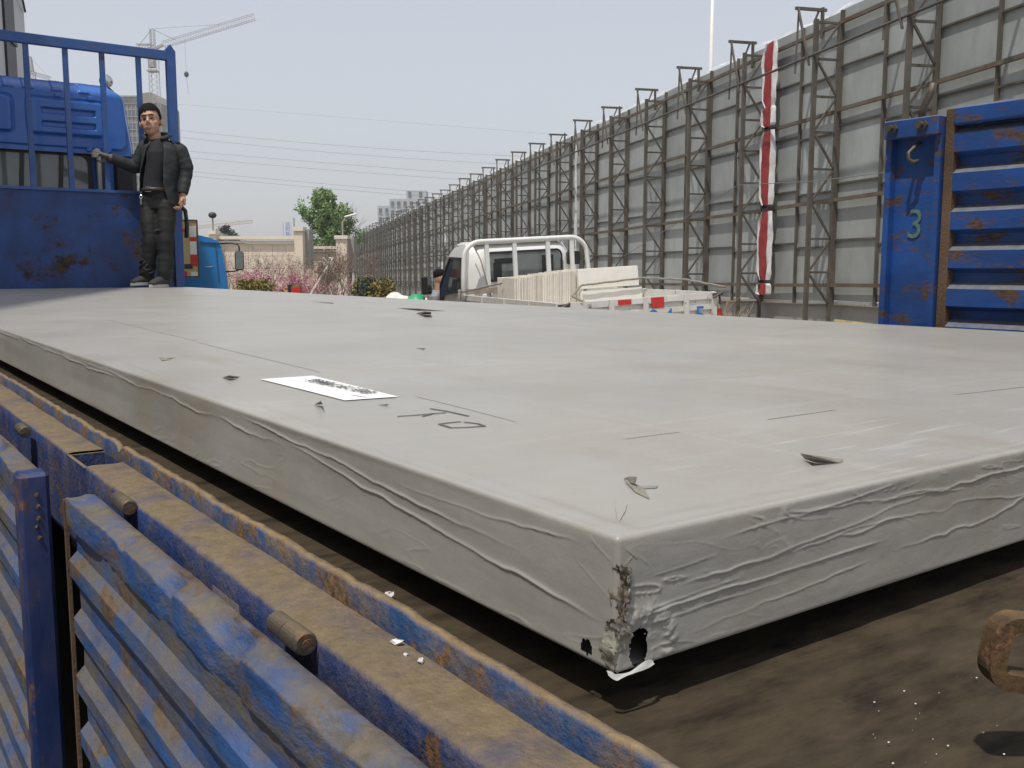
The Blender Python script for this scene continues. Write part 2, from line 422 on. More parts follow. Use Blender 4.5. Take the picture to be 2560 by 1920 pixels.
# sheets: one unit mesh with a folded rim, scaled
g = G(); g.box((.012, 0, 0), (.012, 1, 1))
unit_sheet = ob('sheet', g, M['panel']).data; bpy.data.objects.remove(bpy.data.objects['sheet'])
rng = random.Random(4)
T0, NCOL = 9.19, 80
far_g = G(); n_sheet = 0
joints = [5.54, 4.29, 3.10, 1.90, .73, -.12]
rim_near = []
rails_far = G()
g = G()
g.box((-.018, 0, .5 - .011), (.05, 1, .022)); g.box((-.016, -.5 + .012, 0), (.046, .024, 1))
for c in range(NCOL):
    t = T0 + 1.5 * c + .75
    off = (.0, .11)[c % 2] + rng.uniform(-.03, .03)
    ed = [5.54 + rng.uniform(-.03, .02)] + [j + off for j in joints[1:-1]] + [-.45]
    for k in range(len(ed) - 1):
        hgt = ed[k] - ed[k + 1]; zc = zr(t, (ed[k] + ed[k + 1]) / 2)
        if c < 49:
            o = ob_me('sheet', unit_sheet, fr, fl(U_P, t, zc)); o.scale = (1, 1.485, hgt - .012)
            o.rotation_euler = (0, rng.uniform(-.012, .012), rng.uniform(-.008, .008))
        else:
            far_g.box(fl(U_P + .012, t, zc), (.012, 1.485, hgt - .012))
    # folded rims and the stud between columns
    for k in range(1, len(ed) - 1):
        tgt = G() if c < 40 else rails_far
        tgt.box(fl(U_P - .02, t, zr(t, ed[k])), (.045, 1.44, .035))
        if c < 40: ob('sheet_rim', tgt, M['steel'], fr)
    ps = G(); tt = T0 + 1.5 * c
    wd = .055 if c % 2 else .075
    ps.box(fl(U_P - .035, tt, zr(tt, 2.5)), (.06, wd, 6.05)); ob('stud', ps, M['steel'], fr)
stuff(ob('far_sheets', far_g, M['panel'], fr)); stuff(ob('far_rims', rails_far, M['steel'], fr))
tA, tB = T0 - .4, T0 + 1.5 * NCOL
for rel in (5.27, 3.50, 1.67, -.12):
    g = G()
    for c in range(NCOL // 2):
        a, b = T0 + 3 * c, T0 + 3 * c + 3
        da, db = rng.uniform(-.015, .015), rng.uniform(-.015, .015)
        g.beam(fl(U_R + .01, a, zr(a, rel + da)), fl(U_R + .01, b, zr(b, rel + db)), .06, .075)
    ob('rail', g, M['steel_rail'], fr)
g = G(); g.tube([fl(U_F - .05, T0 + 1.5 * c, zr(T0 + 1.5 * c, 4.60 + rng.uniform(-.015, .015))) for c in range(NCOL)], .028, 6)
ob('pipe', g, M['steel'], fr)
g = G(); nn = NCOL * 4
P = np.array([[list(fl(U_P + .02 + .03 * q, T0 + .375 * i, zr(T0 + .375 * i, 5.56 + (.06 if q else 0) + .05 * math.sin(i * .9) * math.sin(i * .31) + rng.uniform(-.015, .02)))) for q in (0, 1)] for i in range(nn)])
g.grid(P); ob('white_edging', g, M['whitecloth'], fr)
# the trusses
LV = [5.28, 4.55, 3.80, 3.08, 2.33, 1.64, .89, .19, -.5]
def tower(k):
    t = 15.19 + 3.0 * k
    if k < 36 - 0 and t > tB - 1: return
    tw = ob_me('truss_tower', None, fr, fl(U_F, t, ground_t(t))) if False else None
    gz = ground_t(t); hz = 1.407 + .0  # rel 0 above local ground
    W = U_R - U_F
    legs = G()
    lean = rng.uniform(-.02, .02)
    legs.box((0, 0, (hz + 5.30) / 2), (.09, .07, hz + 5.30)); legs.box((W, 0, (hz + 5.25) / 2), (.075, .07, hz + 5.25))
    legs.box((W / 2, 0, .02), (W + .3, .3, .04))
    br = []
    for i, lv in enumerate(LV):
        q = G(); q.box((W / 2, .012, hz + lv - .03), (W - .08, .045, .045)); br.append(q)
        if i + 1 < len(LV):
            z0, z1 = hz + lv - .07, hz + LV[i + 1] + .02
            a, b = ((W - .05, z0), (.05, z1)) if i % 2 == 0 else ((.05, z0), (W - .05, z1))
            q = G(); q.beam((a[0], -.012, a[1]), (b[0], -.012, b[1]), .04, .045, (0, 1, 0)); br.append(q)
    if k < 11:
        o = ob('truss_tower', legs, M['steel'], fr, loc=fl(U_F, t, gz)); o.rotation_euler = (lean * .5, 0, rng.uniform(-.06, .06))
        for q in br: ob('brace', q, M['steel'], o)
    else:
        for q in br: legs.add(q.v, q.f)
        ob('truss_tower', legs, M['steel'], fr, loc=fl(U_F, t, gz))
    # lamp bracket standing over the top edge
    tb = t + .62; q = G(); hb = hz + 5.70 + rng.uniform(-.06, .06)
    q.box((W / 2 - .02, 0, hb), (W + .18, .06, .06))
    q.beam((-.02, .02, hb), (-.05, .04, hz + 4.35), .04); q.beam((-.06, -.02, hb), (-.06, -.62 + .1, hz + 4.42), .04)
    q.box((W - .02, 0, hz + 5.42), (.05, .07, .62)); q.beam((W - .1, 0, hb), (W - .22, 0, hz + 5.4), .035)
    ob('lamp_bracket', q, M['steel'], fr, loc=fl(U_F, tb, ground_t(tb)))
for k in range(-2, 36): tower(k)

# low wall and pipes at the foot of the hoarding
lw = thing('low_wall', 'low grey concrete wall along the foot of the hoarding', 'wall', yard(12.0, 20, ground_t(20)), (0, 0, YROT))
def ll(u, t, z): return Vector((u - 12.0, t - 20, z - ground_t(20)))
for k in range(20):
    t = 10 + 6 * k
    g = G(); g.box(ll(12.02, t + 3, ground_t(t + 3) + .47), (.3, 5.98, .94)); ob('wall_block', g, M['conc'], lw)
for j, (zz, uu) in enumerate(((1.02, 11.95), (.90, 11.82))):
    g = G(); g.tube([yard(uu, 9 + 3 * i, ground_t(9 + 3 * i) + zz + .02 * math.sin(i * 2.1 + j)) for i in range(40)], .045, 8)
    tag(ob('white_pipe', g, M['white_old'], smooth_=True), ('white pipe lying along the top of the low wall', 'white pipe running along the face of the low wall')[j], 'pipe')

# torn banner
def banner(px, t, segs, label, scale=1.0, red=True):
    root = thing('torn_banner', label, 'banner', yard(11.55, t, zr(t, 0)), (0, 0, YROT))
    for (z0, z1) in segs:
        n, mth = 26, 9
        zz = np.linspace(z0, z1, n)[:, None]; v = np.linspace(0, 1, mth)[None, :]
        s_ = (zz - z0) / (z1 - z0)
        pin = .72 + .28 * np.clip(np.minimum(s_ * 9, (1 - s_) * 7), 0, 1)
        def strip(y0, y1, seed, dep):
            y = (y0 + (y1 - y0) * v) * pin * scale + .05 * vnoise(zz * 2, v * .5 + seed, seed)
            x = -.02 - dep * np.sin(v * math.pi) * pin - .07 * vnoise(zz * 3, v * 2 + seed, seed + 3)
            return np.stack([x + 0 * zz, y, zz + 0 * v], -1)
        if red:
            g = G(); g.grid(strip(.0, .42, 1, .02)); ob('red_strip', g, M['red'], root, True)
            g = G(); g.grid(strip(.41, .47, 2, .05)); ob('white_hem', g, M['whitecloth'], root, True)
        g = G(); g.grid(strip(-.18, .01, 5, .07)); ob('white_strip', g, M['whitecloth'], root, True)
    return root
banner(1935, 20.55, [(4.0, 5.45), (3.55, 4.0), (1.75, 3.45), (.0, 1.6), (-.35, -.08)], 'red and white torn banner hanging down the hoarding between two trusses')
banner(1460, 34.9, [(2.6, 5.0), (.0, 2.5)], 'narrow white torn strip hanging on the hoarding behind the white truck', .28, False)
banner(1110, 62, [(2.2, 3.4)], 'white rag snagged high on the far trusses', 1.3, False)
banner(1105, 63, [(.5, 1.2)], 'white rag snagged low on the far trusses', 1.1, False)

# tall white lamp pole behind the hoarding
p = at(1767, 600, r=45)
g = G(); g.tube([(p.x, p.y, ground(p)), (p.x, p.y, 18)], [.13, .07], 10); tag(ob('white_pole', g, M['white'], smooth_=True), 'tall white pole rising behind the hoarding', 'pole')

# dry stalks by the wall, yellow board
rs_ = random.Random(8); p0 = yard(10.7, 21.8, 0); p0.z = ground(p0); g = G()
for i in range(70):
    a, b = rs_.uniform(-1.1, 1.1), rs_.uniform(-.5, .4)
    q = [p0 + YD * a + YN * b]; d = Vector((rs_.uniform(-.5, .5), rs_.uniform(-.5, .5), 1.2))
    for j in range(5): d += Vector((rs_.uniform(-.4, .4), rs_.uniform(-.4, .4), -.12)); q.append(q[-1] + d.normalized() * rs_.uniform(.15, .3))
    g.tube(q, [.012, .01, .009, .008, .006, .004], 4)
tag(ob('dry_bush', g, M['hay']), 'dry leafless brush at the foot of the hoarding behind the white truck', 'bush')
a, b = at(2108, 797, r=11.5), at(2205, 809, r=11.5)
g = G(); g.beam(a + Vector((0, 0, -.03)), b + Vector((.6, -.3, -.13)), .5, .03)
bd = tag(ob('yellow_board', g, M['yellowwood']), 'yellow plywood board lying on a pile beside the truck', 'board')
g = G(); pz = (a + b) / 2; zt = min(q[2] for q in g.v) if g.v else pz.z - .14
gz = ground(pz)
for i in range(9):
    g.box((pz.x + .25 + rs_.uniform(-.05, .05), pz.y - .05 + rs_.uniform(-.05, .05), gz + (i + .5) * (pz.z - .20 - gz) / 9), (1.0, .9, (pz.z - .20 - gz) / 9 - .004), Matrix.Rotation(rs_.uniform(-.1, .1), 3, 'Z'))
tag(ob('block_pile', g, M['conc']), 'pile of grey concrete slabs under the yellow board', 'slabs')
# ================================================================== the blue flatbed truck
TR = thing('flatbed_truck', 'blue rusty flatbed truck with dropped side gates and barred headboard', 'truck', (1.15, 4.0, 0))
def tp(name, g, m, parent=None, sm=False): return ob(name, g, M[m], parent or TR, sm, world=True)
ZD = 1.10                                                             # deck
# deck
g = G(); P_ = 260, 120
xs = np.concatenate([np.linspace(-.02, .5, 105), np.linspace(.52, 2.36, 40)]); ys = np.concatenate([np.linspace(-1.2, .4, 130), np.linspace(.42, 8.6, 160)])
X, Y = np.meshgrid(xs, ys, indexing='ij')
Z = ZD + .003 * vnoise(X * 4, Y * 4, 1) + .0025 * vnoise(X * 22, Y * 14, 2) - .002
g.grid(np.stack([X, Y, Z], -1)); g.box((1.17, 3.7, ZD - .045), (2.38, 9.8, .06)); deck = tp('deck', g, 'deck', sm=True)
# wavy angle-iron lip along the deck edge
n = 900; yy = np.linspace(-1.2, 8.6, n)
wob = .0035 * vnoise(yy * 3, yy * 0 + 2, 4) + .003 * vnoise(yy * 24, yy * 0, 5); zt = ZD + .006 + .006 * vnoise(yy * 7, yy * 0, 6) + .004 * vnoise(yy * 40, yy * 0, 7)
for y0 in (1.24, 2.9): zt = zt - .012 * np.exp(-((yy - y0) / .012) ** 2)
prof = [(-.003, -.022 + 0, -.03), (-.006, 0, -.004), (-.004, 0, 0), (.004, 0, 0), (.007, 0, -.006)]
P = np.zeros((n, 5, 3))
for j, (dx, _, dz) in enumerate(prof):
    P[:, j, 0] = -.022 + dx + wob; P[:, j, 1] = yy; P[:, j, 2] = zt + dz
P[:, 0, 2] = 1.072; P[:, 4, 2] = ZD - .01
g = G(); g.grid(P, True); tp('deck_lip', g, 'lip', sm=True)
# dusty ledge and the blue beam under it, broken by the stake pockets
ZL = 1.078; pockets = [1.29, 3.7, 6.1]
cuts = [-1.2] + [q + d for q in pockets for d in (-.07, .07)] + [8.6]
for i in range(0, len(cuts), 2):
    a, b = cuts[i], cuts[i + 1]; n = int((b - a) / .008); yy = np.linspace(a, b, n)
    xs = np.array([-.020, -.040, -.060, -.076, -.083, -.086, -.086, -.086, -.086]); zs = np.array([0, 0, 0, 0, -.001, -.005, -.03, -.08, -.16])
    Y, Xx = np.meshgrid(yy, xs, indexing='ij'); Zz = ZL + zs[None, :] + .004 * vnoise(Y * 9, Xx * 40, 9) * (zs[None, :] > -.002) + .0015 * vnoise(Y * 60, Xx * 60, 10) * (zs[None, :] > -.002)
    Xx = Xx + .004 * vnoise(Y * 4, Y * 0, 12) * (xs[None, :] < -.07)
    g = G(); g.grid(np.stack([Xx, Y, Zz], -1), True); g.box((-.055, (a + b) / 2, .985), (.06, b - a, .13)); tp('side_beam', g, 'ledge', sm=True)
for q in pockets:
    g = G()
    g.box((-.055, q, ZL - .05), (.058, .138, .012)); g.box((-.022, q, ZL - .03), (.006, .138, .055)); g.box((-.084, q, ZL - .085), (.006, .139, .165))
    for s in (-1, 1): g.box((-.054, q + s * .066, ZL - .032), (.058, .006, .058))
    tp('stake_pocket', g, 'ledge')
# debris on the ledge / deck
rr = random.Random(3)
for i, (px_, py_, zz, s_) in enumerate(((972, 1498, ZD, .008), (982, 1520, ZD, .006), (1053, 1657, ZL, .0045), (990, 1612, ZL, .006), (1015, 1640, ZL, .003))):
    p = at(px_, py_, Z=zz); g = G()
    g.ell((p.x, p.y, zz + s_ * .35), (s_, s_ * .6, s_ * .4), Matrix.Rotation(rr.uniform(0, 3), 3, 'Z'), 7, 5)
    g.v = [tuple(Vector(q) + Vector((rr.uniform(-1, 1), rr.uniform(-1, 1), rr.uniform(-.5, 1))) * s_ * .25) for q in g.v]
    tag(ob('film_scrap', g, M['whitefilm']), ('larger white scrap of film on the deck lip', 'flat white scrap of film beside the deck lip', 'small white crumb on the dusty ledge', 'pale flake stuck on the dusty ledge', 'tiny white crumb on the dusty ledge')[i], 'scrap')
g = G()
for i in range(26):
    p = at(rr.uniform(2150, 2560), rr.uniform(1690, 1915), Z=ZD)
    s_ = rr.choice((.0002, .0003, .0004, .0007)); g.ell((p.x, p.y, ZD + s_ * .4), (s_ * 1.4, s_, s_ * .6), None, 6, 4)
stuff(tag(ob('white_crumbs', g, M['whitefilm']), 'scatter of tiny white crumbs on the brown deck', 'crumbs'))

# ---- dropped side gates on the left
def gate(y0, y1, dx, stile_end):
    gt = tp('dropped_gate', G().box((-.118 + dx, (y0 + y1) / 2, .60), (.012, y1 - y0 - .02, .86)), 'blue_worn')
    n = int((y1 - y0) / .006); yy = np.linspace(y0, y1, n)
    # dented top flange with a ragged outer edge and a lip that turns down
    dent = np.zeros(n)
    for c_, w_, a_ in ((.79, .025, .012), (.60, .03, .020), (.405, .045, .026), (.17, .03, .012), (-.05, .05, .02), (1.62, .05, .02), (2.2, .04, .015)):
        dent += a_ * np.exp(-((yy - c_) / w_) ** 2)
    wob = .004 * vnoise(yy * 6, yy * 0, 21) + .003 * vnoise(yy * 30, yy * 0, 22)
    v = [0, 0, .02, .05, .3, .55, .8, .93, .975, .995, 1.0, 1.0, 1.0, .99, .97]
    zz = [-.016, -.003, 0, .0005, .002, .0, 0, .0005, .0004, -.0008, -.003, -.012, -.024, -.038, -.041]
    tear = np.clip(vnoise(yy * 5, yy * 0 + 3, 27) * 3.0 + .1, 0, 1) * (.007 + .016 * np.abs(vnoise(yy * 38, yy * 0 + 1, 28)))
    wob = wob + tear; dent = dent * 1.7 + tear * .8
    P = np.zeros((n, len(v), 3))
    for j in range(len(v)):
        P[:, j, 0] = -.104 + dx - .042 * v[j] + wob * v[j] + dent * .25 * (v[j] > .5)
        P[:, j, 1] = yy
        P[:, j, 2] = 1.063 + zz[j] - dent * .55 * (max(0, v[j] - .3) / .7) + .003 * vnoise(yy * 12, yy * 0 + v[j] * 3, 23) + .0016 * vnoise(yy * 55, yy * 0 + v[j] * 4, 24) - wob * .5 * (v[j] > .9)
    if stile_end: pass
    g = G(); g.grid(P); tp('top_flange', g, 'blue_flange', gt, True)
    # corrugated sheet: ridges run along the truck
    prof = []; z = 1.012; k = 0
    prof.append((-.1340, z))
    while z > .18:
        prof += [(-.1340, z - .030), (-.1460, z - .0425), (-.1460, z - .0665), (-.1340, z - .0905)]; z -= .0905
    m_ = len(prof); yy2 = np.linspace(y0 + .006, y1 - .006, int((y1 - y0) / .02))
    pa = np.array(prof); P = np.zeros((len(yy2), m_, 3)); Yg = yy2[:, None] + 0 * pa[None, :, 0]
    P[:, :, 0] = pa[None, :, 0] + dx + .004 * vnoise(Yg * 3, pa[None, :, 1] * 14 + 0 * Yg, 31) + .002 * vnoise(Yg * 14, pa[None, :, 1] * 30 + 0 * Yg, 32)
    P[:, :, 1] = Yg; P[:, :, 2] = pa[None, :, 1] + .004 * vnoise(Yg * 2.2, Yg * 0, 33)
    g = G(); g.grid(P); tp('corrugated_sheet', g, 'blue_worn', gt)
    return gt
g1 = gate(-1.15, 1.065, 0.0, False)
g = G(); g.box((-.146, 1.072, .62), (.005, .010, .88)); tp('end_plate', g, 'rustplate', g1)
g2 = gate(1.275, 3.62, -.035, True)
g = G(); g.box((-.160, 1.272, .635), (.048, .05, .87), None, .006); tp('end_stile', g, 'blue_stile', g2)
for zz in (1.035, 1.015, .995, .98, .962):
    g = G(); g.tube([(-.158 + rr.uniform(-.004, .004), 1.2465, zz), (-.158, 1.2445, zz)], .0035, 8); tp('rivet', g, 'rustplate', g2)
g = G(); g.box((-.105, 1.13, .87), (.02, .05, .035)); tp('latch_block', g, 'white_old', g1)
for i, yh in enumerate((-.30, .329, .925, 1.69, 2.5)):
    dx = 0 if yh < 1.2 else -.01
    g = G(); g.tube([(-.096 + dx, yh - .030, 1.076), (-.096 + dx, yh - .027, 1.076), (-.096 + dx, yh + .005, 1.076)], [.0095, .0112, .0112], 24)
    g.tube([(-.096 + dx, yh + .007, 1.076), (-.096 + dx, yh + .038, 1.076)], .0106, 24)
    g.tube([(-.096 + dx, yh - .033, 1.076), (-.096 + dx, yh - .034, 1.076)], .006, 12)
    tp('hinge', g, 'hinge', g1 if yh < 1.2 else g2)

# ---- raised gate and stake column on the right
XG = 2.45
sc_ = tp('stake_column', G().box((XG + .045, 1.318, 1.475), (.085, .19, .79), None, .004), 'blue_gate')
g = G(); g.box((XG - .012, 1.403, 1.45), (.034, .02, .74)); g.box((XG - .010, 1.235, 1.45), (.03, .02, .74)); tp('column_flange', g, 'blue_gate', sc_)
g = G(); g.box((XG - .022, 1.318, 1.843), (.05, .186, .058), None, .003); tp('column_cap', g, 'blue_gate', sc_)
for yb in (1.378, 1.275):
    g = G(); g.tube([(XG - .046, yb, 1.845), (XG - .058, yb, 1.845)], .018, 6); g.tube([(XG - .058, yb, 1.845), (XG - .078, yb, 1.845)], .011, 12); tp('bolt', g, 'hinge', sc_)
g = G(); g.tube([(XG - .01, 1.305, 1.80), (XG - .03, 1.31, 1.785), (XG - .055, 1.315, 1.765), (XG - .06, 1.312, 1.745), (XG - .05, 1.302, 1.735), (XG - .04, 1.288, 1.738)], .0065, 8); tp('rope_hook', g, 'hinge', sc_, True)
g = G(); g.tube([(XG + .03, 1.33, 1.87), (XG + .03, 1.325, 1.91), (XG + .035, 1.305, 1.955), (XG + .04, 1.30, 1.985)], .012, 8); tp('bent_rod', g, 'hinge', sc_, True)
m = text_mesh('3', .20, .0004); m.materials.append(M['green3'])
o = ob_me('chalk_number', m, sc_, world=False); o.matrix_parent_inverse = basis(sc_).inverted()
o.location = (XG - .0012, 1.315, 1.54); o.rotation_euler = (R(90), R(4), R(-90)); o.scale = (.60, .66, 1)
g = G(); g.box((XG - .003, 1.32, 1.152), (.006, .15, .05)); tp('patch_plate', g, 'rustplate', sc_)
rg = tp('raised_gate', G().box((XG + .005, 1.205, 1.49), (.04, .03, .80), None, .003), 'rustplate')
g = G(); g.box((XG + .0, .03, 1.865), (.05, 2.32, .055), None, .006); tp('top_rail', g, 'blue_gate', rg)
prof = []; z = 1.862
while z > 1.13:
    prof += [(XG + .024, z), (XG + .024, z - .028), (XG - .012, z - .050), (XG - .012, z - .104)]; z -= .118
pa = np.array(prof); yy = np.linspace(-1.1, 1.207, 150); Yg = yy[:, None] + 0 * pa[None, :, 0]
P = np.stack([pa[None, :, 0] + .004 * vnoise(Yg * 4, pa[None, :, 1] * 20 + 0 * Yg, 40), Yg, pa[None, :, 1] + .003 * vnoise(Yg * 3, Yg * 0, 41)], -1)
g = G(); g.grid(P); tp('corrugated_sheet', g, 'blue_gate', rg)
g = G(); g.box((XG + .005, .03, 1.118), (.05, 2.3, .03)); tp('bottom_rail', g, 'blue_gate', rg)
g = G(); g.box((XG - .02, 3.7, 1.04), (.15, 9.7, .115)); tp('right_beam', g, 'ledge')

# ---- rusty bracket at the right, on a short post out of sight to the side
a = at(2490, 1655, Y=-.215); cen = at(2592, 1646, Y=-.20)
def rrect(w_, h_, r_, n=6):
    pts = []
    for cx, cy, a0 in ((w_ / 2 - r_, h_ / 2 - r_, 0), (-w_ / 2 + r_, h_ / 2 - r_, 90), (-w_ / 2 + r_, -h_ / 2 + r_, 180), (w_ / 2 - r_, -h_ / 2 + r_, 270)):
        for i in range(n + 1): t = R(a0 + 90 * i / n); pts.append((cx + r_ * math.cos(t), cy + r_ * math.sin(t)))
    return pts
o_, i_ = rrect(.054, .047, .015), rrect(.034, .025, .004)
nv = len(o_); g = G(); dep = .016
mr = Matrix.Rotation(R(-34), 3, 'Z') @ Matrix.Rotation(R(8), 3, 'Y')
pts = [Vector((x, y_, z)) for (y_, ring) in ((0, o_), (0, i_), (dep, i_), (dep, o_)) for (x, z) in ring]
g.v = [tuple(cen + mr @ q) for q in pts]
for k in range(4):
    for i in range(nv):
        j = (i + 1) % nv; a_, b_ = k * nv, ((k + 1) % 4) * nv
        g.f.append((a_ + i, a_ + j, b_ + j, b_ + i))
RB = tag(ob('rusty_bracket', g, M['bracket']), 'rusty steel socket ring on the deck behind the wrapped slab', 'bracket')
g = G(); g.box((cen.x + .04, cen.y - .03, (cen.z + ZD) / 2), (.03, .03, cen.z - ZD + .02)); ob('post', g, M['bracket'], RB)

# ---- headboard
HY = 8.62
hb = tp('headboard', G().box((1.12, HY + .02, 1.575), (2.42, .012, .99)), 'blue_plate')
for x in (.0, .45, .9, 1.35, 1.8, 2.2):
    g = G(); g.box((x, HY + .05, 1.57), (.06, .06, .98)); tp('plate_rib', g, 'blue_plate', hb)
g = G(); g.box((1.12, HY + .015, 2.073), (2.44, .045, .025)); tp('plate_edge', g, 'blue', hb)
for x in (-.08, .22, .515, .815, 1.111, 1.415, 1.711, 2.017):
    g = G(); g.box((x, HY + .015, 2.69), (.042, .03, 1.25)); tp('bar', g, 'blue', hb)
g = G(); g.box((1.10, HY + .01, 3.30), (2.36, .05, .085), None, .006); tp('top_rail', g, 'blue', hb)
for x in (-.10, 2.30):
    g = G(); g.prism([(x - .038, HY + .0, 1.08), (x + .038, HY + .0, 1.08), (x + .038, HY + .0, 3.34), (x - .005, HY + .0, 3.40), (x - .038, HY + .0, 3.36)], (0, -.02, 0), (0, .05, 0)); tp('post', g, 'blue', hb)
# hose stub by the post
g = G(); g.tube([(2.33, 8.7, 2.0), (2.40, 8.7, 1.93), (2.41, 8.7, 1.8), (2.40, 8.7, 1.68)], .02, 8); tp('hose', g, 'black', hb, True)

# ---- cab
CY, CX = 9.30, 1.145
cab = tp('cab', G().box((CX, CY + 1.05, 1.70), (1.72, 1.9, 1.56), None, .06), 'blue_cab')
# upper shell with pressed panels on its rear face
def cab_w(z):                                                        # half width by height
    s_ = np.clip((z - 2.46) / (3.12 - 2.46), 0, 1)
    return 1.0 - .085 * s_ - .11 * smooth(.80, 1.02, s_)
nx, nz_ = 260, 110
uu = np.linspace(-1, 1, nx); zz = np.linspace(2.46, 3.11, nz_)
U, Zg = np.meshgrid(uu, zz, indexing='ij'); Wd = cab_w(Zg); Xg = CX + U * Wd
def sd(x0, x1, z0, z1, r_):
    dx = np.abs(Xg - (x0 + x1) / 2) - (x1 - x0) / 2 + r_; dz = np.abs(Zg - (z0 + z1) / 2) - (z1 - z0) / 2 + r_
    return np.minimum(np.maximum(dx, dz), 0) + np.hypot(np.maximum(dx, 0), np.maximum(dz, 0)) - r_
D = np.zeros_like(Xg)
for sgn in (1, -1):
    x0, x1 = sorted((CX + sgn * .06, CX + sgn * .715))
    d = sd(x0, x1, 2.61, 2.935, .05); D += .022 * (1 - smooth(-.022, 0, d)) - .012 * np.exp(-((d - .006) / .006) ** 2)
    x0, x1 = sorted((CX + sgn * .17, CX + sgn * .64))
    for za, zb in ((2.67, 2.735), (2.79, 2.855)): D -= .026 * (1 - smooth(-.016, 0, sd(x0, x1, za, zb, .012)))
    for xr in (.03, .27, .50):                                        # small pressed steps in the roof edge
        x0, x1 = sorted((CX + sgn * xr, CX + sgn * (xr + .10))); D += .014 * (1 - smooth(-.012, 0, sd(x0, x1, 3.0, 3.2, .012)))
D += .012 * (1 - smooth(-.02, 0, sd(CX - .92, CX + .92, 2.50, 3.2, .08)))
edge = smooth(.93, 1.0, np.abs(U)); roofr = smooth(2.97, 3.11, Zg)
Yg = CY - D + .10 * edge ** 2 + .10 * roofr ** 2 + .02 * (Zg - 2.46)
g = G(); g.grid(np.stack([Xg, Yg, Zg], -1)); tp('rear_panel', g, 'blue_cab', cab, True)
g = G(); rows = []
for (yo, dz, dw) in ((.12, 0, 0), (.5, .03, .0), (1.2, .02, -.01), (1.75, -.10, -.05), (2.0, -.5, -.08)):
    ring = []
    for s_ in (-1, 1):
        zs = np.linspace(2.46, 3.11, 14)
        pts = [[CX + s_ * (float(cab_w(z)) + dw), CY + yo + .02, (z if z < 2.6 else z + dz * (z - 2.6) / .51)] for z in zs]
        ring += pts if s_ < 0 else pts[::-1]
    rows.append(ring)
g.grid(np.array(rows)); g.f.append(tuple(range(len(g.v) - 28, len(g.v)))); tp('roof_shell', g, 'blue_cab', cab, True)
g = G(); g.box((CX, CY + .55, 2.475), (1.96, 1.05, .02)); tp('rain_gutter', g, 'black', cab)
g = G(); g.box((CX, CY + .09, 2.27), (1.16, .02, .37), None, .009); wn = tp('rear_window', g, 'glass_cab', cab)
fr_ = rrect(1.22, .42, .09); fi = rrect(1.13, .34, .07); nv = len(fr_); g = G()
g.v = [(CX + x, CY + .075, 2.27 + z) for x, z in fr_] + [(CX + x, CY + .075, 2.27 + z) for x, z in fi]
g.f = [(i, (i + 1) % nv, nv + (i + 1) % nv, nv + i) for i in range(nv)]; tp('window_seal', g, 'black', wn)
for x in (-.30, .0, .33): g = G(); g.box((CX + x, CY + .066, 2.27), (.035, .012, .37), Matrix.Rotation(R(4), 3, 'Y')); tp('window_bar', g, 'black', wn)
g = G(); g.box((CX + .70, CY + .03, 2.15), (.06, .08, .62)); g.box((CX + .90, CY + .35, 2.0), (.24, .55, .9), None, .05); tp('air_intake', g, 'black', cab)
g = G(); g.box((CX + .655, CY + .02, 2.15), (.035, .05, .60)); tp('intake_strip', g, 'conc', cab)
p = at(265, 203, Y=CY + .35)
g = G(); g.ell(p, (.065, .05, .065)); g.tube([p + Vector((0, 0, -.05)), p + Vector((0, 0, -.13))], .015, 8); tp('roof_lamp', g, 'chrome', cab, True)
for (x, z) in ((.57, 2.50), (.74, 2.50), (.32, 2.97), (.60, 2.965)):
    g = G(); g.box((CX + x, CY - .018, z), (.05, .012, .035), None, .004); tp('fastener', g, 'blue_cab', cab)
# ---- chassis and wheels below
g = G()
for x in (.75, 1.55): g.box((x, 5.2, .92), (.09, 12.4, .22))
for y in range(0, 9): g.box((1.17, y * 1.05 - .6, 1.0), (2.3, .08, .09))
tp('chassis', g, 'black')
for y in (.9, 2.3, 9.9):
    for x in (.10, 2.20):
        g = G(); g.tube([(x - .17, y, .50), (x - .15, y, .50), (x + .15, y, .50), (x + .17, y, .50)], [.44, .50, .50, .44], 28); wl = tp('wheel', g, 'rubber', sm=False)
        g = G(); g.tube([(x - .175, y, .5), (x + .175, y, .5)], .27, 20); tp('rim', g, 'hinge', wl)

# ================================================================== the wrapped slab
ZB, ZT, SX, SY = 1.13, 1.227, 2.305, 8.5
for k, y in enumerate((.75, 2.9, 5.2, 7.6)):
    g = G(); g.box((1.2, y, (ZD + ZB) / 2 + .001), (1.7, .09, ZB - ZD - .002))
    tag(ob('timber_bearer', g, M['wood']), 'flat timber bearer hidden in the dark gap under the wrapped slab', 'timber', 'bearers under the slab')
RAD = .004
def wrapbox(P):
    lo = np.array([0, 0, ZB]) + RAD; hi = np.array([SX, SY, ZT]) - RAD
    q = np.clip(P, lo, hi); d = P - q; l = np.maximum(np.linalg.norm(d, axis=-1, keepdims=True), 1e-9)
    return q + d / l * RAD, d / l
def sag(x, y):
    x = np.asarray(x, float); y = np.asarray(y, float)
    h_ = .0035 * vnoise(x * 1.1, y * .9, 50) + .002 * vnoise(x * 4, y * 3, 51)
    for (x0, amp) in ((.345, .0003), (1.25, .0004)): h_ = h_ + amp * np.tanh((x - x0 - .01 * vnoise(y * .8, x * 0, 64)) / .003)
    for (y0, amp) in ((.335, .0004), (2.42, .0004), (5.0, .0004)): h_ = h_ + amp * np.tanh((y - y0 - .012 * vnoise(x * 1.3, x * 0, 65)) / .003)
    return h_
def graded(a, b, dens, far, k=2.0):
    n = int(far); s_ = np.linspace(0, 1, n); return a + (b - a) * s_ ** k
slab = thing('wrapped_slab', 'large flat slab wrapped in grey plastic film lying on the truck bed', 'slab', (1.15, 4.25, ZB))
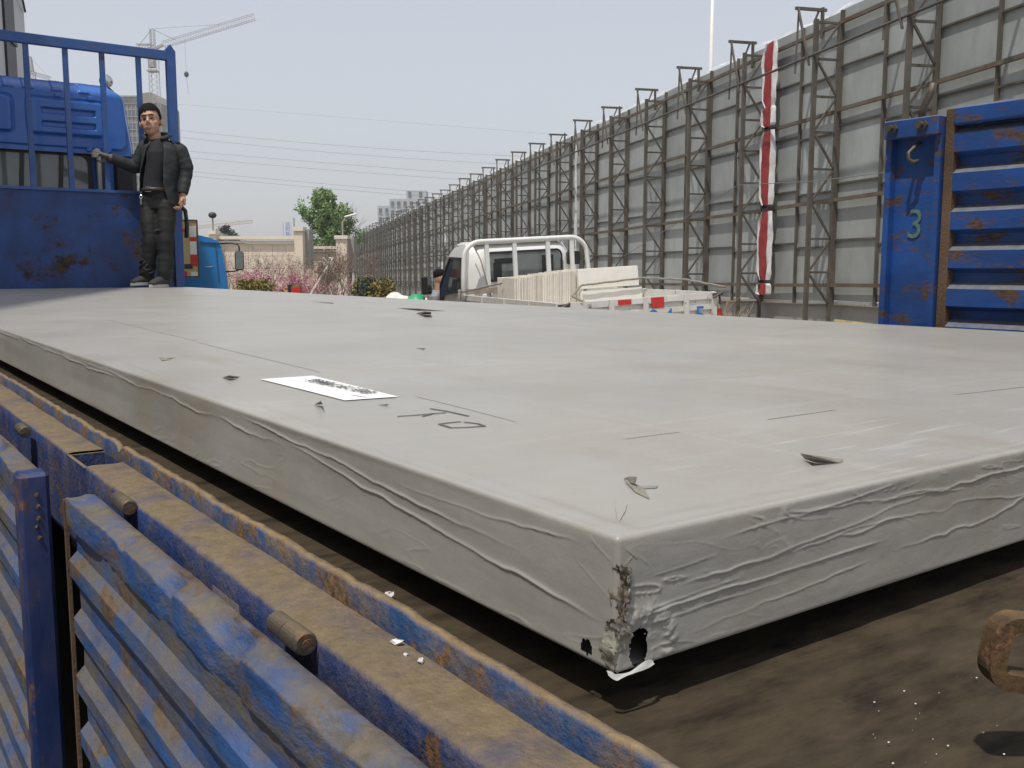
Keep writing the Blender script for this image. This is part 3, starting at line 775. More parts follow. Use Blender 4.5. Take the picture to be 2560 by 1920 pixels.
def sp(name, g, m, sm=True, parent=None): return ob(name, g, M[m], parent or slab, sm, world=True)
def edge_pts(lo, hi, a, b):                                           # dense points inside the rounded corner
    return np.unique(np.concatenate([[lo + RAD * (1 - math.cos(t)) for t in np.linspace(0, math.pi / 2, 7)], a, [hi - RAD * (1 - math.cos(t)) for t in np.linspace(0, math.pi / 2, 7)]]))
# top
ax = edge_pts(0, SX, np.concatenate([np.linspace(.01, .5, 130), np.linspace(.51, SX - .01, 90)]), 0)
ay = edge_pts(0, SY, np.concatenate([np.linspace(.01, .8, 200), .8 + (SY - .81) * np.linspace(.003, 1, 240) ** 1.5]), 0)
X, Y = np.meshgrid(ax, ay, indexing='ij')
P, Nn = wrapbox(np.stack([X, Y, np.full_like(X, ZT)], -1))
fade = smooth(0, .02, X) * smooth(0, .02, Y) * smooth(0, .03, SX - X) * smooth(0, .03, SY - Y)
h = sag(X, Y) * fade
# loose film puffed along the left and rear edges
h += fade * .0040 * np.exp(-((X - .022 - .02 * vnoise(Y * 5, X * 0, 60)) / .011) ** 2) * np.clip(.35 + 2.2 * vnoise(Y * 2.3, X * 0, 61), 0, 1.2)
h += fade * .0030 * np.exp(-((Y - .020 - .012 * vnoise(X * 7, X * 0, 62)) / .009) ** 2) * np.clip(.4 + 2 * vnoise(X * 4, X * 0, 63), 0, 1.2)
# fine slack lines
ln = vnoise(X * 16 + Y * 5, Y * 3 - X * 4, 66, 2); h += fade * .0011 * np.exp(-(ln / .022) ** 2) * np.clip(vnoise(X * 2, Y * 2, 67) * 3, 0, 1)
P = P + Nn * h[..., None]
topg = G(); topg.grid(P)
wr = sp('film_wrap', topg, 'wrap')
TOPZ = ZT + .0022
# left side
def ridges(A, B, lines):
    """A along, B height 0..1 ; lines (a0,a1,b0,b1,amp,width,wav)"""
    o = np.zeros_like(A)
    for i, (a0, a1, b0, b1, amp, wd_, wav) in enumerate(lines):
        s_ = np.clip((A - a0) / (a1 - a0), 0, 1)
        c_ = b0 + (b1 - b0) * s_ + wav * vnoise(A * 9, A * 0 + i, 70 + i, 2) + wav * .35 * vnoise(A * 45, A * 0 + i, 90 + i, 2)
        f_ = smooth(a0 - .0, a0 + .15 * (a1 - a0), A) * (1 - smooth(a1 - .2 * (a1 - a0), a1, A))
        o += .42 * amp * f_ * np.clip(.75 + 1.3 * vnoise(A * 11, A * 0 + i, 140 + i, 2), .15, 1.3) * np.exp(-np.abs((B - c_) / (wd_ * .45)) ** 1.25)
    return o
az = edge_pts(ZB, ZT, np.linspace(ZB + .006, ZT - .006, 100), 0)
ay = edge_pts(0, SY, np.concatenate([np.linspace(.006, .06, 80), np.linspace(.062, 1.2, 440), 1.2 + (SY - 1.21) * np.linspace(.002, 1, 260) ** 1.4]), 0)
Y, Zg = np.meshgrid(ay, az, indexing='ij')
P, Nn = wrapbox(np.stack([np.zeros_like(Y), Y, Zg], -1)); B = (Zg - ZB) / (ZT - ZB)
fade = smooth(0, .08, B) * smooth(0, .10, 1 - B) * smooth(0, .012, Y)
h = .0035 * vnoise(Y * 2.0, B * 1.6, 101) + .0004 * vnoise(Y * 18, B * 6, 102)
h += ridges(Y, B, [(.0, .62, .30, .86, .0034, .035, .10), (.10, .75, .62, .93, .0028, .03, .08), (.03, .32, .86, .80, .0016, .02, .10), (.55, 1.7, .72, .93, .0028, .04, .12),
                   (1.2, 2.9, .80, .95, .0030, .04, .12), (.0, .045, .52, .75, .0010, .018, .05), (.0, .03, .80, .95, .001, .018, .04), (2.2, 5, .85, .95, .003, .05, .1)])
for y0 in (1.78, 2.0): h += .0018 * np.exp(-((Y - y0) / .012) ** 2)
rn = vnoise(Y * 8 + 2 * B, B * 3.2 + Y, 125, 3); h += .0010 * np.exp(-np.abs(rn) / .012) * np.clip(vnoise(Y * 2.1, B * 2, 126) * 4, 0, 1)
P = P + Nn * (h * fade)[..., None]
hole = (((Y[:-1, :-1] - .030) / .008) ** 2 + ((B[:-1, :-1] - .11) / .065) ** 2) < .9 + 1.9 * vnoise(Y[:-1, :-1] * 170, B[:-1, :-1] * 16, 5) + .8 * vnoise(Y[:-1, :-1] * 600, B[:-1, :-1] * 60, 5)
g = G(); g.grid(P, False, ~hole); sp('film_side', g, 'wrap')
# rear end
axx = edge_pts(0, SX, np.concatenate([np.linspace(.006, .06, 110), np.linspace(.062, .9, 440), np.linspace(.91, SX - .01, 90)]), 0)
X, Zg = np.meshgrid(axx, az, indexing='ij')
P, Nn = wrapbox(np.stack([X, np.zeros_like(X), Zg], -1)); B = (Zg - ZB) / (ZT - ZB)
fade = smooth(0, .06, B) * smooth(0, .10, 1 - B) * smooth(0, .014, X)
h = .003 * vnoise(X * 3, B * 1.5, 111) + .0005 * vnoise(X * 30, B * 7, 112)
h += ridges(X, B, [(.0, .32, .36, .45, .0022, .020, .06), (.01, .20, .30, .34, .0013, .013, .05), (.05, .42, .52, .80, .0020, .022, .12), (.03, .10, .66, .70, .0012, .014, .04), (.06, .30, .12, .30, .0016, .016, .10),
                   (.10, .36, .84, .93, .0016, .016, .06), (.16, .45, .88, .70, .0020, .02, .10), (.22, .62, .62, .50, .0018, .02, .14), (.28, .8, .78, .90, .0024, .022, .12), (.18, .34, .55, .66, .0014, .015, .1),
                   (.30, 1.1, .35, .62, .002, .025, .15), (.5, 1.6, .8, .6, .0022, .03, .15), (.0, .02, .96, .80, .0013, .016, .02), (.0, .032, .98, .72, .0013, .016, .02), (.0, .015, .74, .86, .001, .016, .02), (.02, .13, .42, .46, .0012, .012, .04)])
cr = np.hypot((X - .024) / .022, (B - .15) / .20)
h += .0016 * np.exp(-((cr - 1.25) / .35) ** 2) * (1 + 2.2 * vnoise(np.arctan2(B - .15, (X - .024) * 9) * 5, cr * 2, 7))
rn = vnoise(X * 14 + 3 * B, B * 5 + X * 2.2, 121, 3); h += .0011 * np.exp(-np.abs(rn) / .012) * np.clip(vnoise(X * 3.1, B * 2, 122) * 4, 0, 1) + .0007 * np.exp(-np.abs(vnoise(X * 40, B * 6 - X * 3, 123, 2)) / .02) * np.clip(vnoise(X * 6, B * 3, 124) * 4, 0, 1)
P = P + Nn * (h * fade)[..., None]
Xc, Bc = X[:-1, :-1], B[:-1, :-1]
hole = (((Xc - .0205) / .0095) ** 2 + ((Bc - .145) / .135) ** 2) < 1 + 1.9 * vnoise(Xc * 150, Bc * 14, 6) + .8 * vnoise(Xc * 600, Bc * 50, 7)
g = G(); g.grid(P, True, ~hole); sp('film_end', g, 'wrap')
g = G()
for q in (np.array([[[SX, y, z] for z in (ZB + .004, ZT - .004)] for y in (0.005, SY - .005)]), np.array([[[x, SY, z] for z in (ZB + .004, ZT - .004)] for x in (.005, SX - .005)])): g.grid(q)
g.grid(np.array([[[x, y, ZB + .0005] for y in (.006, SY - .006)] for x in (.006, SX - .006)])); sp('film_underside', g, 'wrap', False)
# frayed tear up the corner and curled flap below it
def crumple(name, path, wd_, m_, seed, amp, n2=9, thick=.0):
    rs2 = random.Random(seed); pts = [Vector(q) for q in path]; n1 = len(pts) * 6
    P = np.zeros((n1, n2, 3))
    for i in range(n1):
        f_ = i / (n1 - 1) * (len(pts) - 1); k = min(int(f_), len(pts) - 2); c_ = pts[k].lerp(pts[k + 1], f_ - k)
        w_ = wd_ * (.45 + .75 * math.sin(math.pi * min(1, max(.0, i / (n1 - 1)))) + rs2.uniform(-.18, .18))
        for j in range(n2):
            v_ = j / (n2 - 1) - .5
            dx = v_ * w_
            # wraps the corner: half on the rear face, half on the side face
            q = c_ + (Vector((dx, 0, 0)) if dx > 0 else Vector((0, -dx, 0)))
            out = Vector((-.6, -1, 0)).normalized() if abs(dx) < .004 else (Vector((0, -1, 0)) if dx > 0 else Vector((-1, 0, 0)))
            q = q + out * (.0012 + amp * rs2.random()) + Vector((0, 0, rs2.uniform(-.002, .002)))
            P[i, j] = q
    g = G(); g.grid(P); return sp(name, g, m_, True)
crumple('frayed_tear', [(.001, .0, 1.207), (.005, 0, 1.198), (.002, .0, 1.186), (.003, 0, 1.170)], .012, 'fray', 2, .0025)
crumple('frayed_tear', [(.012, .0, 1.2035), (.008, 0, 1.196), (.010, 0, 1.184), (.006, 0, 1.170)], .006, 'torn', 5, .0035)
crumple('torn_fold', [(.0, .0, 1.170), (.002, 0, 1.158), (-.001, .002, 1.145), (.002, .003, 1.131)], .020, 'torn', 3, .0016)
g = G(); pts = [at(1515, 1680, Y=.004), at(1538, 1692, Y=.0), at(1575, 1680, Y=-.001), at(1612, 1660, Y=-.001), at(1636, 1650, Y=.001)]
pts = [pts[i].lerp(pts[i + 1], k / 5) for i in range(4) for k in range(5)]; P = np.array([[list(q + Vector((0, -.0008 * k, .0012 - .0009 * k + .0010 * math.sin(k * 1.1 + i * .5)))) for k in range(4)] for i, q in enumerate(pts)]); g.grid(P); sp('curled_flap', g, 'scuff')
# tape strips
def strip(name, path, wd_, m_, dz=.0012):
    pts = [Vector(q) for q in path]; P = []
    for i, q in enumerate(pts):
        d = (pts[min(i + 1, len(pts) - 1)] - pts[max(i - 1, 0)]); d.z = 0; s_ = Vector((-d.y, d.x, 0)).normalized()
        P.append([list(q + s_ * wd_ * v_) for v_ in (-.5, -.25, 0, .25, .5)])
    P = np.array(P); P[..., 2] = ZT + sag(P[..., 0], P[..., 1]) + dz
    g = G(); g.grid(P); return sp(name, g, m_)
M['seam'] = mat('film_seam', (.27, .25, .215), .5, var=.2, vs_=20)
def seam(px0, py0, px1, py1, wd_):
    a_, b_ = at(px0, py0, Z=ZT), at(px1, py1, Z=ZT); strip('film_seam', [a_.lerp(b_, k / 40) + Vector((.0004 * math.sin(k * .9), .0005 * math.sin(k * 1.7), 0)) for k in range(41)], wd_, 'seam', .0005)
for q in ((265, 800, 490, 852, .003), (497, 856, 800, 928, .0022), (1040, 990, 1290, 1052, .0016), (1560, 1092, 1700, 1074, .0016), (1920, 1045, 2090, 1022, .0026), (2390, 985, 2560, 966, .003), (1700, 950, 1900, 938, .0012), (440, 738, 640, 745, .006)): seam(*q)
# scuffs: pale worn streaks with ragged outlines
rs3 = random.Random(12)
def scuff(px_, py_, ln_, wd_, n=1):
    for k in range(n):
        p = at(px_ + rs3.uniform(-30, 30), py_ + rs3.uniform(-8, 8), Z=ZT)
        a_ = rs3.uniform(-.5, .5) + 1.57 * 0
        m1 = 24; P = []
        for i in range(m1):
            s_ = i / (m1 - 1); c_ = p + Vector((math.cos(a_), math.sin(a_), 0)) * ln_ * (s_ - .5)
            w_ = wd_ * 1.6 * math.sin(math.pi * s_) * rs3.uniform(.3, 1.0) + .0004
            P.append([list(c_ + Vector((-math.sin(a_), math.cos(a_), 0)) * w_ * v_) for v_ in (-.5, 0, .5)])
        P = np.array(P); P[..., 2] = ZT + sag(P[..., 0], P[..., 1]) + .0016
        g = G(); g.grid(P); sp('scuff_mark', g, 'scuff')
for (a_, b_, l_, w_, n_) in ((1500, 1022, .12, .016, 4), (1380, 1030, .10, .018, 3), (1640, 1000, .14, .012, 4), (1660, 1120, .14, .008, 4), (1750, 1180, .12, .006, 5), (1240, 925, .2, .02, 3), (1800, 1050, .16, .010, 4), (1430, 1210, .08, .006, 3), (2300, 1060, .15, .008, 2), (560, 1000, .06, .005, 2)):
    if n_ > 9: scuff(a_, b_, l_, w_, n_)
# torn flaps standing up from the film
def flap(pts, m_='torn', lift=.0):
    """pts: (px, py, height above slab)"""
    q = []
    for (a_, b_, hh) in pts:
        base = at(a_, b_, Z=ZT + hh); base = at(a_, b_, Z=ZT + float(sag(base.x, base.y)) + hh + .0002); q.append(base)
    g = G(); n_ = len(q)
    g.v = [tuple(v_) for v_ in q] + [tuple(v_ + Vector((.0006, .0006, .0006))) for v_ in q]
    g.f = [tuple(range(n_)), tuple(range(n_, 2 * n_))[::-1]] + [(i, (i + 1) % n_, n_ + (i + 1) % n_, n_ + i) for i in range(n_)]
    sp('torn_flap', g, m_, False)
flap([(1560, 1198, .0), (1572, 1193, .006), (1592, 1194, .010), (1590, 1207, .006), (1576, 1208, .003)], 'torn')
flap([(1560, 1200, .002), (1578, 1206, .003), (1610, 1222, .001), (1624, 1248, .0003), (1590, 1232, .0003)], 'torn')
flap([(1582, 1216, .002), (1645, 1215, .001), (1640, 1220, .0005), (1590, 1222, .0005)], 'torn')
flap([(2001, 1135, .004), (2030, 1140, .010), (2110, 1150, .002), (2100, 1157, .0003), (2040, 1157, .0003), (2012, 1148, .001)], 'torn')
flap([(1540, 1248, .0006), (1568, 1262, .0004), (1563, 1280, .0003), (1545, 1310, .0003), (1539, 1275, .0003)], 'wrap')
flap([(556, 944, .0005), (572, 939, .008), (600, 943, .002), (592, 946, .0005)], 'torn')
flap([(786, 1012, .0005), (798, 1005, .008), (802, 1003, .016), (806, 1011, .002)], 'torn')
flap([(396, 893, .0005), (412, 895, .004), (440, 894, .004), (425, 899, .0005), (405, 902, .0005)], 'torn')
flap([(1040, 783, .0005), (1060, 779, .02), (1078, 780, .02), (1078, 786, .002), (1050, 787, .0005)], 'torn')
flap([(992, 770, .0005), (1045, 772, .008), (1115, 778, .001), (1060, 776, .0005)], 'fray')
flap([(780, 754, .0005), (830, 757, .004), (835, 758, .0005)], 'fray')
flap([(945, 1013, .0004), (972, 1010, .003), (968, 1013, .0004)], 'torn'); flap([(1040, 871, .0004), (1064, 871, .004), (1060, 874, .0004)], 'torn')
# the white sticker and the writing on it
c4 = [at(650, 947, Z=ZT), at(782, 938, Z=ZT), at(995.5, 992, Z=ZT), at(862, 1002, Z=ZT)]
P = np.array([[list(c4[0].lerp(c4[1], v_).lerp(c4[3].lerp(c4[2], v_), u_)) for v_ in np.linspace(0, 1, 12)] for u_ in np.linspace(0, 1, 30)])
P[..., 2] = ZT + sag(P[..., 0], P[..., 1]) + .0014
g = G(); g.grid(P); stk = tag(ob('paper_sticker', g, M['paper'], None, True), 'white paper sticker with black printed characters on the wrapped slab', 'sticker')
m = text_mesh('非经允许不得踩踏', .026, .0, .0006); m.materials.append(M['ink'])
tx = ob_me('printed_text', m, stk); tx.location = (.208, .855, ZT + float(sag(.208, .855)) + .0034); tx.rotation_euler = (R(0.0), 0, R(91)); tx.scale = (1.0, 1.05, 1)
g = G(); g.beam(at(878, 987, Z=ZT + .001), at(915, 993, Z=ZT + .001), .0012, .0002); ob('printed_line', g, M['ink'], stk)
# marker strokes
for st in ([(1075, 1021), (1120, 1028), (1172, 1039)], [(993, 1040), (1040, 1037), (1085, 1033), (1115, 1031)], [(1056, 1040), (1068, 1037), (1085, 1033)], [(1152, 1052), (1112, 1056), (1098, 1058), (1128, 1067), (1165, 1066), (1212, 1063), (1195, 1057), (1160, 1053)]):
    P = []
    pts = [at(a_, b_, Z=ZT) for a_, b_ in st]; den = []
    for i in range(len(pts) - 1): den += [pts[i].lerp(pts[i + 1], k / 6) for k in range(6)]
    den.append(pts[-1]); strip('marker_stroke', den, .0042, 'marker', .0008)
# ================================================================== people
def limb(g, pts, rad, n=14): g.tube(pts, rad, n)
def blob(name, g, m_, parent, vox=.007, it=4, fac=.5):
    return from_mods(name, g, M[m_], parent, [('REMESH', dict(mode='VOXEL', voxel_size=vox, use_smooth_shade=True)), ('SMOOTH', dict(iterations=it, factor=fac))])
def hand(g, w, d, side, s_=1.0, curl=1.0, thumb=1):
    """a curled hand: wrist w, direction d (unit), side vector across the knuckles; fingers curl towards n"""
    d, side = Vector(d).normalized(), Vector(side).normalized(); n = d.cross(side).normalized()
    palm = w + d * .05 * s_
    g.tube([w, w + d * .03 * s_, w + d * .085 * s_], [(.022 * s_, .019 * s_), (.036 * s_, .018 * s_), (.038 * s_, .016 * s_)], 12)
    for i, (o_, L) in enumerate(((-.029, .060), (-.010, .072), (.010, .068), (.028, .053))):
        b = w + (d * .082 + side * o_) * s_
        p1 = b + (d * .55 * L + n * .35 * L * curl) * s_; p2 = p1 + (d * .05 * L + n * .55 * L * curl) * s_; p3 = p2 + (-d * .25 * L * curl + n * .15 * L) * s_
        g.tube([b, p1, p2, p3], [.0095 * s_, .009 * s_, .008 * s_, .0065 * s_], 8)
    b = w + (d * .03 - side * .03 * thumb) * s_
    g.tube([b, b + (d * .03 - side * .022 * thumb + n * .01) * s_, b + (d * .055 - side * .016 * thumb + n * .032) * s_], [.013 * s_, .011 * s_, .008 * s_], 8)

foot = at(402, 711, Z=ZT)
man = thing('person', 'young man in dark jacket and black trousers leaning on the blue headboard', 'person', at(402, 712, r=8.62), (0, 0, -HEAD))
mz = man.location.z; man.location.z = ZT + .004
V = Vector
HR = Matrix.Rotation(R(-8), 3, 'Y') @ Matrix.Rotation(R(-6), 3, 'X') @ Matrix.Rotation(R(8), 3, 'Z')
HC = V((-.045, .045, 1.452))
def big(g_, k=1.09):
    g_.v = [tuple(HC + (V(q) - HC) * k) for q in g_.v]; return g_
def hp(x, y, z): return HC + HR @ V((x, y, z))
# body: head, neck, trunk, arms, hands, legs in one surface
g = G()
g.ell(hp(0, .012, .03), (.079, .096, .098), HR); g.ell(hp(0, -.012, -.045), (.066, .076, .078), HR); g.ell(hp(0, -.040, -.098), (.036, .036, .026), HR)
for s_ in (-1, 1):
    g.ell(hp(s_ * .044, -.052, -.03), (.024, .020, .022), HR); g.ell(hp(s_ * .083, .02, -.018), (.011, .020, .032), HR)
g.ell(hp(0, -.078, .030), (.054, .018, .014), HR)
g.tube([hp(0, -.080, .012), hp(0, -.096, -.018), hp(0, -.104, -.034)], [.010, .012, .014], 10); g.ell(hp(.011, -.090, -.040), (.010, .011, .009), HR); g.ell(hp(-.011, -.090, -.040), (.010, .011, .009), HR)
g.ell(hp(0, -.080, -.070), (.024, .010, .007), HR); g.ell(hp(0, -.078, -.081), (.021, .011, .007), HR)
big(g); limb(g, [hp(0, .03, -.06), V((-.012, .055, 1.30)), V((.01, .06, 1.22))], [.058, .058, .060])
limb(g, [V((.03, .06, 1.20)), V((.035, .055, 1.10)), V((.0, .03, .90)), V((.005, .0, .74))], [(.10, .06), (.12, .085), (.10, .075), (.10, .07)])
RS, RE, RW = V((.205, .06, 1.215)), V((.250, .06, 1.0)), V((.232, -.005, .805))
LS, LE, LW = V((-.125, .115, 1.235)), V((-.215, .10, 1.055)), V((-.395, -.02, 1.13))
limb(g, [V((.08, .06, 1.19)), RS, RE, RW], [.05, .044, .036, .028]); limb(g, [V((-.03, .08, 1.19)), LS, LE, LW], [.05, .044, .036, .029])
hand(g, RW, (-.06, -.12, -1), (.35, -1, .1), 1.02, 1.0, -1)
limb(g, [V((-.07, .0, .76)), V((-.045, -.07, .43)), V((-.105, -.03, .10))], [.068, .052, .040]); limb(g, [V((.08, .0, .76)), V((.08, -.06, .41)), V((.06, -.06, .10))], [.068, .052, .040])
blob('body', g, 'skin', man, .0062, 3)
# face details
for s_ in (-1, 1):
    g = G(); g.ell(hp(s_ * .029, -.0775, -.001), (.0135, .006, .0052), HR); ob('eye', big(g), M['eye'], man, True)
    g = G(); g.tube([hp(s_ * .013, -.093, .022), hp(s_ * .03, -.092, .027), hp(s_ * .048, -.080, .021)], [.0035, .0045, .003], 6); ob('eyebrow', big(g), M['hair'], man, True)
g = G(); g.ell(hp(0, -.0885, -.0715), (.022, .006, .004), HR); g.ell(hp(0, -.0865, -.080), (.017, .006, .0045), HR); ob('lips', big(g), M['lips'], man, True)
# hair: cap with a short fringe swept to one side
nu, nv = 72, 44; P = np.zeros((nu + 1, nv, 3)); keep = np.zeros((nu, nv - 1), bool); loc = np.zeros((nu + 1, nv, 3))
for i in range(nu + 1):
    ph = 2 * math.pi * i / nu
    for j in range(nv):
        th = math.pi * .78 * j / (nv - 1) + .001
        st = float(vnoise(np.array((i % nu) * .55), np.array(j * .12), 160, 3))
        k = 1 + .10 * st + .07 * max(0, math.cos(th))
        q = V((.0835 * math.sin(th) * math.cos(ph) * k, .018 + .1015 * math.sin(th) * math.sin(ph) * k, .036 + .104 * math.cos(th) * k))
        loc[i, j] = q; P[i, j] = HC + (HR @ q) * 1.09
for i in range(nu):
    for j in range(nv - 1):
        x, y, z = loc[i, j]; jit = .022 * float(vnoise(np.array(i * .9), np.array(3.0), 161, 2))
        line = .066 + .18 * x if y < -.045 else (.066 + .18 * x) * max(0, (-y - .005) / .04) + (-.005) * (1 - max(0, min(1, (-y - .005) / .04))) if y < -.005 else (-.005 - .055 * min(1, (y + .005) / .06))
        keep[i, j] = z > line + jit
g = G(); g.grid(P, True, keep); from_mods('hair', g, M['hair'], man, [('SOLIDIFY', dict(thickness=.006, offset=0))])
# T-shirt
g = G(); limb(g, [V((.004, .05, 1.285)), V((.012, .047, 1.255)), V((.03, .045, 1.17)), V((.032, .04, 1.08)), V((.0, .02, .92)), V((-.002, .01, .80))], [(.066, .066), (.084, .080), (.135, .105), (.135, .112), (.124, .106), (.134, .114)], 24)
blob('tee_shirt', g, 'tee', man, .008, 3)
# trousers with folds
def folded(path, rad, seed, n=22, rings=60, amp=.010, fr_=30):
    pts = [V(q) for q in path]; g_ = G(); k = len(pts) - 1; P, Rr = [], []
    for i in range(rings):
        f_ = i / (rings - 1) * k; j = min(int(f_), k - 1); t = f_ - j; t2 = t * t * (3 - 2 * t)
        P.append(pts[j].lerp(pts[j + 1], t)); Rr.append(rad[j] + (rad[j + 1] - rad[j]) * t2 + amp * float(vnoise(np.array(f_ * fr_ / k), np.array(seed * 3.1), seed)))
    g_.tube(P, Rr, n); return g_
g = G(); limb(g, [V((.0, .01, .855)), V((.0, .005, .76)), V((.004, .0, .68))], [(.128, .108), (.138, .114), (.118, .10)], 24)
a = folded([(-.07, .0, .74), (-.058, -.045, .58), (-.045, -.075, .42), (-.075, -.055, .25), (-.108, -.03, .13), (-.112, -.03, .075)], [.088, .080, .067, .063, .066, .056], 4, amp=.012); g.add(a.v, a.f)
a = folded([(.08, .0, .74), (.085, -.035, .58), (.082, -.06, .41), (.072, -.06, .25), (.06, -.06, .13), (.058, -.06, .075)], [.090, .082, .069, .065, .068, .060], 7, amp=.012); g.add(a.v, a.f)
for i in range(40):
    s_ = rng.choice((0, 1)); z = rng.uniform(.09, .5); c_ = V(((-.09 if s_ == 0 else .065) + (.03 if z > .35 and s_ == 0 else 0), -.05, z)); a_ = rng.uniform(0, 6.28)
    q = [c_ + V((math.cos(a_ + t) * .070, math.sin(a_ + t) * .070, .03 * t + rng.uniform(-.01, .01))) for t in (0, .5, 1.0)]; g.tube(q, [.005, .010, .005], 6)
blob('trousers', g, 'trousers', man, .0075, 2)
g = G(); limb(g, [V((-.001, .01, .835)), V((-.002, .01, .865))], [(.146, .126), (.144, .124)], 28); blt = ob('belt', g, M['belt'], man, True)
g = G(); c_ = V((-.03, -.118, .85))
for (x, z, w_, h_) in ((0, .019, .05, .006), (0, -.019, .05, .006), (-.023, 0, .006, .04), (.023, 0, .006, .04), (.005, 0, .03, .005)): g.box(c_ + V((x, 0, z)), (w_, .006, h_))
ob('belt_buckle', g, M['chrome'], blt)
g = G(); q = V((-.105, -.085, .83)); g.tube([q, q + V((.0, -.01, -.03))], .006, 6); g.tube([q + V((.012 * math.cos(t), -.012, -.045 + .014 * math.sin(t))) for t in np.linspace(0, 6.28, 12)], .004, 6)
for k in range(3): g.box(q + V((-.006 + .006 * k, -.012, -.085)), (.005, .004, .05))
ob('key_ring', g, M['chrome'], man)
# jacket: open front
def jacket_shell():
    n1, n2 = 46, 60; P = np.zeros((n1, n2, 3))
    zz = np.linspace(1.285, .72, n1)
    for i, z in enumerate(zz):
        f_ = (1.275 - z) / .535
        cx = np.interp(z, [.74, .9, 1.1, 1.275], [.015, .01, .035, .03]); cy = np.interp(z, [.74, .9, 1.1, 1.275], [.015, .025, .055, .06])
        rx = np.interp(z, [.74, .85, 1.1, 1.2, 1.26, 1.275], [.160, .152, .162, .156, .11, .085]); ry = np.interp(z, [.74, .9, 1.1, 1.22, 1.275], [.145, .138, .14, .115, .075])
        # front opening: from image left edge a0 to image right edge a1 (angles measured from -y)
        aL = np.interp(z, [.74, .9, 1.1, 1.22, 1.275], [-1.35, -1.15, -.75, -.55, -.5]); aR = np.interp(z, [.74, .9, 1.1, 1.22, 1.275], [.80, .55, .38, .42, .5])
        for j in range(n2):
            a_ = aR + (2 * math.pi + aL - aR) * j / (n2 - 1)
            k = 1 + .10 * float(vnoise(np.array(z * 16), np.array(a_ * 2.0), 77)) + .05 * float(vnoise(np.array(z * 40), np.array(a_ * 3.0), 78))
            P[i, j] = (cx + math.sin(a_) * rx * k, cy - math.cos(a_) * ry * k, z - .03 * math.sin(a_) * f_ * 0 + (.035 if a_ > math.pi else 0) * f_)
    g_ = G(); g_.grid(P); return g_
jk = from_mods('jacket', jacket_shell(), M['jacket'], man, [('SOLIDIFY', dict(thickness=.010, offset=1)), ('SUBSURF', dict(levels=1, render_levels=1))])
g = folded([RS + V((-.05, 0, .025)), RS + V((.0, 0, -.02)), RE + V((.004, 0, .06)), RE, RE.lerp(RW, .5), RW + V((0, 0, .012))], [.056, .064, .057, .053, .048, .043], 9, amp=.008, fr_=26); blob('sleeve', g, 'jacket', jk, .007, 2)
g = folded([LS + V((.04, -.01, .02)), LS, LS.lerp(LE, .6), LE, LE.lerp(LW, .5), LW + V((.01, .005, 0))], [.058, .066, .062, .058, .052, .045], 11, amp=.008, fr_=26); blob('sleeve', g, 'jacket', jk, .007, 2)
# collar
for s_ in (-1, 1):
    P = np.zeros((12, 6, 3))
    for i in range(12):
        a_ = s_ * (math.pi - (math.pi - .55) * i / 11)
        for j in range(6):
            f_ = j / 5; rx = .080 + .052 * f_; ry = .074 + .040 * f_
            P[i, j] = (.005 + math.sin(a_) * rx + .0 * i, .055 - math.cos(a_) * ry, 1.270 + .115 * math.sin(f_ * 2.3) * (1 - .2 * i / 11) - .015 * f_ - .045 * (i / 11) ** 2)
    g = G(); g.grid(P); from_mods('collar', g, M['jacket'], jk, [('SOLIDIFY', dict(thickness=.008, offset=0)), ('SUBSURF', dict(levels=1, render_levels=1))])
g = G(); g.box((.155, .03, 1.278), (.11, .045, .008), Matrix.Rotation(R(16), 3, 'Y')); ob('shoulder_strap', g, M['jacket'], jk)
g = G(); g.ell((.125, .012, 1.283), (.008, .008, .005)); ob('snap_button', g, M['chrome'], jk, True)
# shoes
for (c_, yaw, tilt) in ((V((-.125, -.06, .0)), 32, -8), (V((.035, -.11, .0)), 18, 0)):
    mrot = Matrix.Rotation(R(-yaw), 3, 'Z') @ Matrix.Rotation(R(tilt), 3, 'Y')
    def sq(x, y, z): return c_ + mrot @ V((x, y, z)) + V((0, 0, .0 if tilt == 0 else .012))
    g = G()
    g.tube([sq(0, .10, .045), sq(0, .06, .055), sq(0, -.02, .052), sq(0, -.09, .038), sq(0, -.13, .030)], [(.036, .035), (.040, .045), (.044, .042), (.043, .028), (.028, .018)], 14); g.tube([sq(0, .07, .06), sq(0, .065, .11)], [.042, .040], 12)
    sh = blob('shoe', g, 'shoe', man, .006, 2)
    out = [(.038 * math.sin(t) * (1.15 if math.cos(t) < .2 else 1.0), -.015 - .125 * -math.cos(t) if False else -.015 + .125 * math.cos(t)) for t in np.linspace(0, 2 * math.pi, 22)[:-1]]
    g = G(); g.prism([sq(x, y, .001) for x, y in out], V((0, 0, 0)), V((0, 0, .024))); ob('sole', g, M['sole'], sh)
# glove on the far hand, closed round the bar
g = G(); hand(g, LW + V((.01, .01, 0)), (-1, -.55, .35), (.25, .2, 1), 1.18, 1.15, 1); g.tube([LW + V((.03, .02, -.01)), LW], [.036, .034], 12); gl = blob('work_glove', g, 'glove', man, .006, 2)

